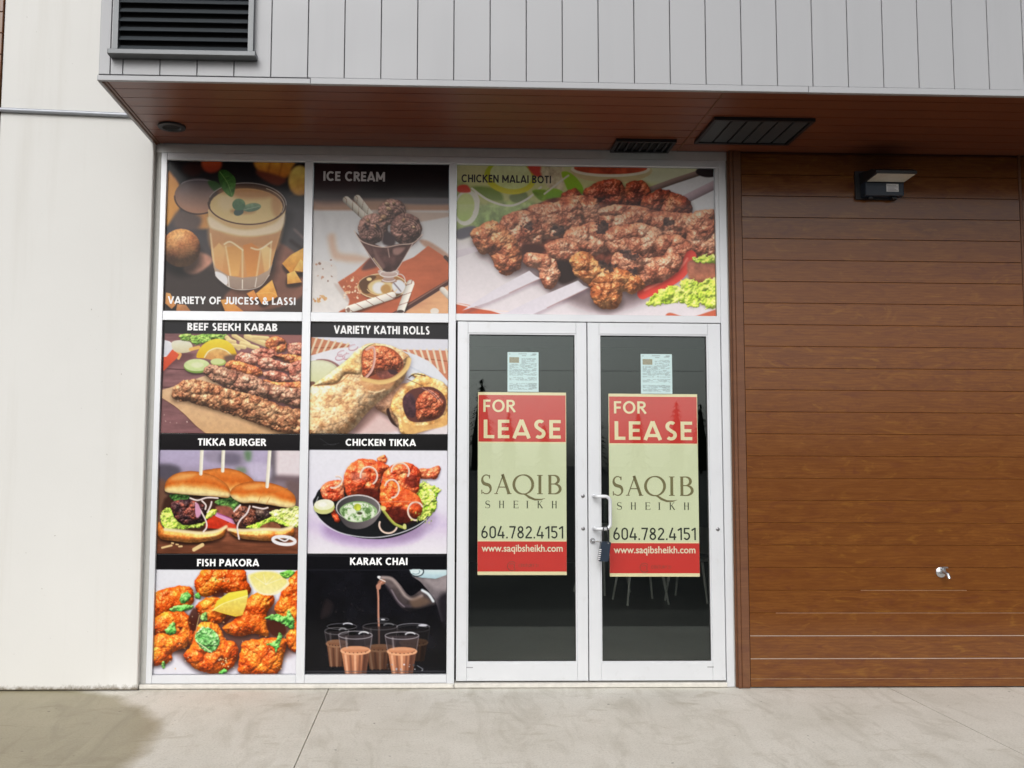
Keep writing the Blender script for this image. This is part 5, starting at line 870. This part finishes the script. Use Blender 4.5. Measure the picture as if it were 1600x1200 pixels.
poster('window_poster', 'rolls', C2, (z2a+e, ZT0-.002), 'variety kathi rolls poster of two stuffed flatbread wraps', None, 'VARIETY KATHI ROLLS', (522, 671.4, 509.3, 522), 'white')
poster('window_poster', 'burger', C1, (z1b+e, z1a-e), 'tikka burger poster of three burgers on white sticks', None, 'TIKKA BURGER', (309.2, 415.8, 685.2, 696.4), 'white')
poster('window_poster', 'tikka', C2, (z2b+e, z2a-e), 'chicken tikka poster with a dark platter and green chutney bowl', None, 'CHICKEN TIKKA', (540, 649.7, 686, 696.7), 'white')
poster('window_poster', 'pakora', C1, (ZB1+.002, z1b-e), 'fish pakora poster with lemon wedges at the bottom left of the window', None, 'FISH PAKORA', (308, 404.8, 873.5, 884.7), 'white')
poster('window_poster', 'chai', C2, (ZB1+.002, z2b-e), 'black karak chai poster of a kettle pouring tea into glasses', None, 'KARAK CHAI', (547, 636.7, 871.5, 882.7), 'white')
# ---------------------------------------------------------------- lease signs inside the door glass
SGY = .047
def serif(word_boxes, y, par, name, mat, th=.0012, wt=1.):
    """roman capitals drawn from strokes: thick stems, thin hairlines, small serifs"""
    mb = MB()
    def st(P, w, x0, z0, W, H, dy=0):
        P = [(x0+a*W, z0+b*H) for a, b in P]; n = len(P); w = w if isinstance(w, list) else [w]*n; L = []; Rr = []
        for i in range(n):
            a = P[max(i-1, 0)]; b = P[min(i+1, n-1)]; dx, dz = b[0]-a[0], b[1]-a[1]; l = math.hypot(dx, dz) or 1; nx_, nz_ = -dz/l, dx/l; h = w[i]*H*wt/2
            L.append((P[i][0]+nx_*h, P[i][1]+nz_*h)); Rr.append((P[i][0]-nx_*h, P[i][1]-nz_*h))
        b0 = len(mb.v)
        for (lx_, lz_), (rx_, rz_) in zip(L, Rr): mb.v += [(lx_, y-dy, lz_), (rx_, y-dy, rz_), (lx_, y-dy+th, lz_), (rx_, y-dy+th, rz_)]
        for i in range(n-1):
            k = b0+4*i; mb.f += [(k, k+4, k+5, k+1), (k, k+2, k+6, k+4), (k+1, k+5, k+7, k+3), (k+2, k+3, k+7, k+6)]
        mb.f += [(b0, b0+1, b0+3, b0+2), (b0+4*n-4, b0+4*n-2, b0+4*n-1, b0+4*n-3)]
    def ar(cx, cz, rx_, rz_, a0, a1, n=14): return [(cx+rx_*math.cos(math.radians(a0+(a1-a0)*k/n)), cz+rz_*math.sin(math.radians(a0+(a1-a0)*k/n))) for k in range(n+1)]
    T, t, sv = .125, .045, .035
    for ch, x0, x1, z0, z1 in word_boxes:
        W, H = x1-x0, z1-z0; S_ = lambda P, w, dy=0: st(P, w, x0, z0, W, H, dy)
        rs = H/W                                                # to keep serifs square in letter units
        def ser(x, z, h=.11): S_([(x-h*rs, z), (x+h*rs, z)], sv, .0003)
        if ch == 'I': S_([(.5, 0), (.5, 1)], T); ser(.5, .018, .15); ser(.5, .982, .15)
        if ch == 'H':
            for x in (.17, .83): S_([(x, 0), (x, 1)], T); ser(x, .018); ser(x, .982)
            S_([(.17, .52), (.83, .52)], t)
        if ch == 'E':
            S_([(.2, 0), (.2, 1)], T); S_([(.05, .02), (.95, .02)], t, .0002); S_([(.05, .98), (.9, .98)], t, .0002); S_([(.2, .52), (.8, .52)], t); S_([(.95, 0), (.97, .2)], t); S_([(.9, 1), (.91, .82)], t); S_([(.8, .43), (.8, .61)], t)
        if ch == 'K': S_([(.15, 0), (.15, 1)], T); ser(.15, .018); ser(.15, .982); S_([(.18, .45), (.82, 1)], t); S_([(.36, .60), (.92, 0)], T); ser(.82, .982, .09); ser(.92, .018, .09)
        if ch == 'A': S_([(.11, 0), (.5, 1)], t); S_([(.46, 1.03), (.84, 0)], T); S_([(.24, .36), (.72, .36)], t); ser(.11, .018, .10); ser(.85, .018, .12)
        if ch == 'B':
            S_([(.15, 0), (.15, 1)], T); ser(.12, .018, .08); ser(.12, .982, .08)
            P = [(.15, .98)]+ar(.42, .755, .36, .225, 90, -90)+[(.15, .53)]; S_(P, [t]+[t+(T-t)*max(0, math.cos(math.radians(90-180*k/14)))**1.2 for k in range(15)]+[t])
            P = [(.15, .53)]+ar(.45, .275, .45, .255, 90, -90)+[(.15, .02)]; S_(P, [t]+[t+(T-t)*max(0, math.cos(math.radians(90-180*k/14)))**1.2 for k in range(15)]+[t], .0002)
        if ch == 'S':
            P = ar(.5, .75, .36, .24, 35, 250, 14)+ar(.5, .26, .40, .25, 70, -140, 14)[1:]; n = len(P); S_(P, [t+(T*1.15-t)*math.exp(-((k/(n-1)-.5)/.2)**2) for k in range(n)]); S_([(.80, .99), (.79, .80)], t); S_([(.12, 0), (.10, .22)], t)
        if ch == 'Q':
            P = ar(.5, .5, .455, .5, 0, 360, 36); S_(P, [t+(T-t)*abs(math.cos(math.radians(10*k-8)))**1.3 for k in range(37)]); S_([(.48, .02), (.62, -.03), (.80, -.17), (1.05, -.28), (1.35, -.28), (1.55, -.22)], [t, .08, .11, .09, .06, .01], .0002)
    return mb.obj(name, mat, par)
def lease_sign(x0, x1, yp, sx, label, papx):
    """yp: photo rows of top, red top, red bottom, lower red top, lower red bottom, foot; sx shifts columns measured on the left sign"""
    xm = (x0+x1)/2; X0, X1 = rx(x0, 760, SGY), rx(x1, 760, SGY); Z = [rz(xm, q, SGY) for q in yp]
    s = MB().box(X0, X1, SGY, SGY+.004, Z[5], Z[0]).obj('lease_sign', 'crm'); tag(s, label, 'sign', 'lease signs in the doors')
    MB().box(X0+.004, X1-.004, SGY-.001, SGY-.0002, Z[2], Z[1]).obj('red_band', 'red', s)
    MB().box(X0+.0005, X1-.0005, SGY-.001, SGY-.0002, Z[3]+.010, Z[2]-.010).obj('green_field', 'leaf', s)
    MB().box(X0+.0005, X1-.0005, SGY-.001, SGY-.0002, Z[4], Z[3]).obj('red_band', 'red', s)
    u = lambda f: X0+(X1-X0)*f
    v = lambda q: rz(xm, q+yp[0]-613, SGY)                       # rows measured on the left sign, whose top is row 613
    tx = lambda nm, b, f0, f1, q0, q1, m, bold=0., sp=1.: text(nm, b, u(f0), u(f1), v(q1), v(q0), SGY-.0022, m, s, bold, .001, 0, sp)
    for b_, f0, f1, q0, q1, w_, g_ in (('FOR', .060, .424, 624.8, 643.9, .165, .13), ('LEASE', .065, .938, 656, 685, .17, .16)): caps('lettering', b_, u(f0), u(f1), v(q1), v(q0), SGY-.0022, 'crm', s, w_, gap=g_)
    bx_ = [(c, u(a), u(b), v(772), v(742)) for c, a, b in (('S', .032, .158), ('A', .185, .385), ('Q', .395, .630), ('I', .66, .74), ('B', .79, .945))]
    serif(bx_, SGY-.0022, s, 'lettering', 'olive', wt=1.2)
    bx_ = [(c, u(a-.03), u(a+.03), v(794), v(782.5)) for c, a in zip('SHEIKH', (.112, .268, .428, .558, .702, .862))]
    serif(bx_, SGY-.0022, s, 'lettering', 'sage', wt=1.15)
    caps('lettering', '604.782.4151', u(.040), u(.962), v(841.3), v(822), SGY-.0022, 'char', s, .125, gap=.12); tx('lettering', 'www.saqibsheikh.com', .045, .955, 851, 865.5, 'url', .014)
    cx0, cz0 = u(.385), v(884.5); rr = .031; lg = MB()
    lg.tube([(cx0+rr*math.cos(math.radians(a)), SGY-.0022, cz0+rr*math.sin(math.radians(a))) for a in range(40, 330, 15)], .0022, 6)
    lg.tube([(cx0+rr*.55*math.cos(math.radians(a)), SGY-.0022, cz0+rr*.55*math.sin(math.radians(a))) for a in range(150, -60, -20)], .0018, 6); lg.box(cx0+rr*.55, cx0+rr*.62, SGY-.003, SGY-.0015, cz0-rr*.5, cz0+rr*.6)
    lg.obj('emblem', 'faint', s)
    tx('lettering', 'CENTURY 21', .46, .68, 881, 886, 'faint'); 
    # notice taped to the glass above the sign
    p0, p1, q0, q1 = papx; ny_ = SGY-.006; N0, N1 = rx(p0, q0, ny_), rx(p1, q0, ny_); Z0_, Z1_ = rz(p0, q1, ny_), rz(p0, q0, ny_)
    nb_ = MB().box(N0, N1, ny_, ny_+.0012, Z0_, Z1_).obj('paper_notice', 'paper')
    pr = MB(); rng = random.Random(int(p0)); g = lambda a: N0+(N1-N0)*a; h = lambda b: Z1_+(Z0_-Z1_)*b; py = ny_-.0006
    def row(a, b, q, t=.006): pr.box(g(a), g(b), py, py+.0004, h(q)-t/2*(Z1_-Z0_)/.3, h(q)+t/2*(Z1_-Z0_)/.3)
    row(.35, .62, .045); row(.8, .93, .05, .01); row(.74, .9, .075); row(.46, .6, .09); row(.04, .1, .05)
    q = .16
    while q < .95:
        a = .45 if q < .29 else .06
        if not .60 < q < .64 and not .72 < q < .77:
            while a < .9:
                l_ = rng.uniform(.04, .16)
                if rng.random() > .22: row(a, min(a+l_, .94), q, rng.uniform(.0028, .005))
                a += l_+.02
        q += .021
    for b in (.80, .84, .88, .92): row(.70, .94, b, .003)
    pr.obj('print', 'type', nb_); MB().box(g(.06), g(.37), py, py+.0004, h(.27), h(.13)).obj('picture', 'photo', nb_)
    return s, nb_
s1, n1 = lease_sign(746.5, 885, (613, 617.5, 690.3, 846, 893, 898.5), 0, 'red and pale green for lease sign in the left glass door', (793, 841.5, 550, 612))
s2, n2 = lease_sign(951.8, 1091.3, (615.5, 620, 692.8, 848.8, 895.6, 901), 0, 'red and pale green for lease sign in the right glass door, behind the handle', (1001, 1049.8, 553, 615))
tag(n1, 'pale blue printed notice taped above the sign in the left door', 'notice', 'printed notices'); tag(n2, 'pale blue printed notice taped above the sign in the right door', 'notice', 'printed notices')
# ---------------------------------------------------------------- canopy
CYF = -1.14; CZ = 3.776; CXL = -1.972; CXR = 9.0; CTOP = 5.3
cn = thing('canopy', (3, CYF/2, CZ), 'projecting canopy with grey metal panels in front and a red brown plank soffit', 'canopy')
mb = MB(); k = 0; yb = -.008
while yb > CYF+.03:
    y0 = max(yb-.1425, CYF+.022)
    for xa, xb in ((CXL+.05, 1.756), (1.768, CXR)): mb.box(xa, xb, y0+.0028, yb-.0028, CZ+.001, CZ+.02)
    yb -= .1425
mb.obj('soffit', 'soffit', cn)
MB().box(CXL+.03, CXR, CYF+.022, -.002, CZ+.02, CZ+.05).obj('soffit_backing', 'gap', cn)
MB().box(1.757, 1.767, CYF+.03, -.01, CZ-.003, CZ+.019).obj('soffit_joint', 'wtrim', cn)
MB().box(CXL+.018, CXL+.049, CYF+.022, -.004, CZ-.004, CZ+.02).box(CXL+.021, CXL+.030, CYF+.022, -.004, CZ-.010, CZ-.0045).obj('edge_trim', 'wtrim', cn)
mb = MB(); x = CXL+.004; edges = [CXL+.004, -1.9, -1.826]
x = -1.826
while x < CXR: x += .2168; edges.append(x)
for a, b in zip(edges[:-1], edges[1:]): mb.box(a+.0022, b-.0022, CYF, CYF+.012, CZ+.034, CTOP, .0022)
mb.obj('fascia', 'fascia', cn)
MB().box(CXL+.004, CXR, CYF+.012, CYF+.02, CZ-.002, CTOP).obj('fascia_backing', 'gap', cn)
MB().box(-.7225, 2.26, CYF-.008, CYF+.019, CZ-.006, CZ+.031, .002).box(2.262, CXR, CYF-.009, CYF+.019, CZ-.007, CZ+.031, .002).box(CXL, -.7245, CYF-.005, CYF+.019, CZ-.004, CZ+.027, .002).obj('drip_trim', 'fascia', cn)
MB().box(CXL, CXL+.017, CYF+.0195, -.052, CZ-.006, CTOP).obj('end_panel', 'fascia', cn)
MB().box(CXL+.005, CXR, CYF+.001, .2, CTOP, CTOP+.03).box(CXL+.02, CXR, -.02, .2, CZ+.055, CTOP-.002).obj('canopy_roof', 'fascia', cn)
# louvre in the fascia at the left
lv = thing('wall_louvre', (-1.46, CYF, 3.93), 'dark louvred vent in a grey frame on the left end of the canopy front', 'vent')
la, lb, lc, ld = -1.895, -1.038, 3.905, 4.55
MB().box(la, lb, CYF-.075, CYF-.002, lc, lc+.03, .003).box(la+.02, la+.05, CYF-.05, CYF-.002, lc+.031, ld-.03).box(lb-.05, lb-.02, CYF-.05, CYF-.002, lc+.031, ld-.03).box(la+.01, lb-.01, CYF-.055, CYF-.002, ld-.029, ld, .003).obj('frame', 'sash', lv)
mb = MB()
for k in range(10): mb.prism([(CYF-.045, lc+.04+k*.057), (CYF-.041, lc+.038+k*.057), (CYF-.008, lc+.075+k*.057), (CYF-.012, lc+.077+k*.057)], la+.051, lb-.051)
mb.obj('blades', 'slat', lv); MB().box(la+.051, lb-.051, CYF-.006, CYF-.003, lc+.032, ld-.031).obj('back_plate', 'recess', lv)
# soffit downlight
px_, py_ = -1.745, -.365
dn = thing('downlight', (px_, py_, CZ), 'round black recessed downlight in the left corner of the soffit', 'light')
n = 32; mb = MB()
for rr, zz in ((.052, CZ-.0005), (.092, CZ-.0005), (.090, CZ-.012), (.062, CZ-.014), (.056, CZ-.004)):
    for k in range(n): mb.v.append((px_+rr*math.cos(2*math.pi*k/n), py_+rr*math.sin(2*math.pi*k/n), zz))
for j in range(5):
    for k in range(n): mb.f.append((j*n+k, j*n+(k+1) % n, ((j+1) % 5)*n+(k+1) % n, ((j+1) % 5)*n+k))
mb.obj('trim_ring', 'black', dn, True)
MB().tube([(px_, py_, CZ-.003), (px_, py_, CZ-.0008)], .0555, 32).obj('lamp_face', 'recess', dn)
# soffit vents
def vent(x0, x1, y0, y1, nb, label, slat):
    v_ = thing('soffit_vent', ((x0+x1)/2, (y0+y1)/2, CZ), label, 'vent', 'dark vents in the soffit'); f_ = .022
    MB().box(x0, x1, y0, y0+f_, CZ-.022, CZ-.0005).box(x0, x1, y1-f_, y1, CZ-.022, CZ-.0005).box(x0, x0+f_, y0+f_+.0003, y1-f_-.0003, CZ-.0215, CZ-.0005).box(x1-f_, x1, y0+f_+.0003, y1-f_-.0003, CZ-.0215, CZ-.0005).obj('frame', 'black', v_)
    MB().box(x0+f_, x1-f_, y0+f_, y1-f_, CZ-.003, CZ-.0007).obj('back_plate', 'recess', v_)
    w_ = (x1-x0-2*f_)/nb
    for k in range(nb):
        a = x0+f_+w_*k
        if slat == 'wide': MB().box(a+.006, a+w_-.009, y0+f_+.001, y1-f_-.001, CZ-.014, CZ-.006, 0).obj('blade', 'slat', v_)
        else: MB().box(a+w_*.3, a+w_*.55, y0+f_+.001, y1-f_-.001, CZ-.018, CZ-.006).obj('blade', 'black', v_)
vent(1.272, 1.692, -.262, -.018, 7, 'small black vent in the soffit right above the door head', 'thin')
vent(1.822, 2.484, -.705, -.228, 6, 'large dark vent with six wide blades in the soffit', 'wide')
# wall light
Yb = -.125; b0, b1, bz0, bz1 = rx(1352, 295, Yb), rx(1413, 295, Yb), rz(1380, 305, Yb), rz(1380, 284.5, Yb)
wl_ = thing('wall_light', ((b0+b1)/2, SY, bz0), 'black wall light with a white sticker on the brown siding', 'light')
MB().box(b0, b1, Yb, SY-.022, bz0, bz1, .006).obj('housing', 'navy', wl_)
MB().box(b0-.035, b1-.02, SY-.021, SY-.0005, bz0-.01, bz1+.10).box(b0+.04, b0+.07, SY-.06, SY-.022, bz0-.014, bz0-.001).box(b1-.07, b1-.04, SY-.06, SY-.022, bz0-.014, bz0-.001).obj('mounting_plate', 'black', wl_)
MB().prism([(SY-.022, bz1+.001), (Yb+.004, bz1+.001), (-.30, bz1+.012), (-.30, bz1+.03), (-.25, bz1+.055), (SY-.022, bz1+.085)], b0-.004, b1+.004).obj('lamp_head', 'black', wl_)
MB().prism([(Yb-.006, bz1+.0005), (-.288, bz1+.0105), (-.288, bz1+.0115), (Yb-.006, bz1+.0015)], b0+.012, b1-.002).obj('lens', 'lens', wl_)
sa, sb, sc_, sd = rx(1385, 293, Yb), rx(1404, 293, Yb), rz(1394, 299.5, Yb), rz(1394, 287.3, Yb)
st_ = MB().box(sa, sb, Yb-.001, Yb-.0003, sc_, sd).obj('sticker', 'sticker', wl_); mb = MB()
for k in range(5): mb.box(sa+.006, sb-.006-.012*(k % 3), Yb-.0016, Yb-.0011, sc_+.006+k*.009, sc_+.009+k*.009)
mb.obj('print', 'grey', st_)
# hose tap on the siding
tx_, tz_ = rx(1470, 894, SY), rz(1470, 894, SY)
tp = thing('hose_tap', (tx_, SY, tz_), 'small chrome hose tap set in the brown siding', 'tap')
MB().tube([(tx_, SY-.0005, tz_), (tx_, SY-.006, tz_), (tx_, SY-.014, tz_)], [.036, .036, .024], 24).obj('flange', 'steel', tp, True)
MB().tube([(tx_, SY-.014, tz_+.004), (tx_+.002, SY-.05, tz_+.004), (tx_+.008, SY-.075, tz_-.006), (tx_+.012, SY-.085, tz_-.035)], [.012, .013, .012, .011], 14).obj('spout', 'steel', tp, True)
MB().tube([(tx_+.004, SY-.045, tz_+.012), (tx_+.004, SY-.045, tz_+.032)], .006, 10).box(tx_-.012, tx_+.026, SY-.05, SY-.04, tz_+.0325, tz_+.0415).obj('handle', 'dsteel', tp)
# ---------------------------------------------------------------- room behind the doors
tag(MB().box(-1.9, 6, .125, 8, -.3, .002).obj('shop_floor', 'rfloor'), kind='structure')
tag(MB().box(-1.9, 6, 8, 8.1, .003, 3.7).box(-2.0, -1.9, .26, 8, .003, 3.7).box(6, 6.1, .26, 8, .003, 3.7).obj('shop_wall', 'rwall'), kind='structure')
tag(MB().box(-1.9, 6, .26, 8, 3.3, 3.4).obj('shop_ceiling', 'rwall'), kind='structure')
def chair(x, y, rot, label):
    c = thing('chair', (x, y, 0), label, 'chair', 'chairs inside the shop'); M3 = Matrix.Rotation(rot, 3, 'Z')
    def P(a, b, z): q = M3 @ Vector((a, b, 0)); return (x+q.x, y+q.y, z)
    for sx in (-1, 1):
        for sy in (-1, 1): MB().tube([P(sx*.17, sy*.17, .44), P(sx*.235, sy*.235, .003)], [.017, .011], 10).obj('leg', 'chair', c, True)
    o = [P(.22*math.cos(a)*(1+.1*math.cos(2*a)), .22*math.sin(a), 0) for a in [2*math.pi*k/20 for k in range(20)]]
    mb = MB(); n = len(o); mb.v += [(q[0], q[1], .44) for q in o]+[(q[0], q[1], .465) for q in o]; mb.f += [tuple(range(n)), tuple(range(n, 2*n))]+[(k, (k+1) % n, n+(k+1) % n, n+k) for k in range(n)]; mb.obj('seat', 'seat', c)
    mb = MB(); A_ = [math.radians(200+14*k) for k in range(11)]
    for r in (.215, .235):
        for z in (.50, .80): mb.v += [P(r*math.cos(a), -r*math.sin(a)*1.0, z) for a in A_]
    m = len(A_)
    for k in range(m-1): mb.f += [(k, k+1, m+k+1, m+k), (2*m+k, 3*m+k, 3*m+k+1, 2*m+k+1), (k, 2*m+k, 2*m+k+1, k+1), (m+k, m+k+1, 3*m+k+1, 3*m+k)]
    mb.f += [(0, m, 3*m, 2*m), (m-1, 3*m-1, 4*m-1, 2*m-1)]; mb.obj('backrest', 'seat', c)
    return c
chair(2.33, 3.95, .15, 'pale legged chair seen dimly through the right door, nearest its middle')
chair(2.95, 4.15, -.5, 'pale legged chair seen dimly through the right door, nearest its hinge edge')
chair(2.05, 4.75, .7, 'pale legged chair seen dimly between the two doors, farthest back')
# ---------------------------------------------------------------- what the glass mirrors: trees and a low building across the car park
rg = random.Random(4); mb = MB(); tk_ = MB()
for i in range(46):
    x = -95+i*4.4+rg.uniform(-1.6, 1.6); y = -118+rg.uniform(-9, 6); h = rg.uniform(7.0, 12.0) if rg.random() > .3 else rg.uniform(5, 7); w_ = h*rg.uniform(.16, .24)
    tk_.tube([(x, y, -.16), (x, y, h*.9)], [.2, .03], 6); mb.tube([(x, y, .2), (x, y, h*.35), (x, y, h*.7), (x, y, h*.97)], [w_*.6, w_*.55, w_*.28, .04], 9)
    for k in range(150):
        t = rg.random()**.8; a = rg.uniform(0, 6.283); r = w_*(1-t)**.8*rg.uniform(.35, 1.05)+.05; z = .4+t*(h-.4); s_ = .35+.5*(1-t)
        c, sn = math.cos(a), math.sin(a); p_ = Vector((x+c*r, y+sn*r, z-.15*r)); q1 = Vector((-sn, c, 0))*s_*.55; q2 = Vector((c, sn, -.45))*s_
        mb.poly([p_-q1*.6, p_+q2*.9-q1*.2, p_+q2*.9+q1*.2, p_+q1*.6, p_-q2*.4+Vector((0, 0, .35*s_))])
tag(mb.obj('conifer_row', 'pine'), 'row of dark conifers across the car park', 'trees', None, 'stuff'); 
tag(tk_.obj('conifer_trunks', 'bark'), 'trunks of the far conifer row', 'trunks', None, 'stuff')


# an overhead cable mirrored in the upper door glass
lw_ = thing('power_line', (0, -42, -.15), 'overhead cable on two wooden poles across the car park', 'cable')
MB().tube([(-30+3*k, -42, 6.35-.012*(900-(3*k-30)**2)**1*.02) for k in range(21)], .011, 6).obj('cable', 'gap', lw_)
MB().tube([(-30, -42, -.15), (-30, -42, 6.6)], [.16, .11], 10).obj('pole', 'bark', lw_); MB().tube([(30, -42, -.15), (30, -42, 6.6)], [.16, .11], 10).obj('pole', 'bark', lw_)
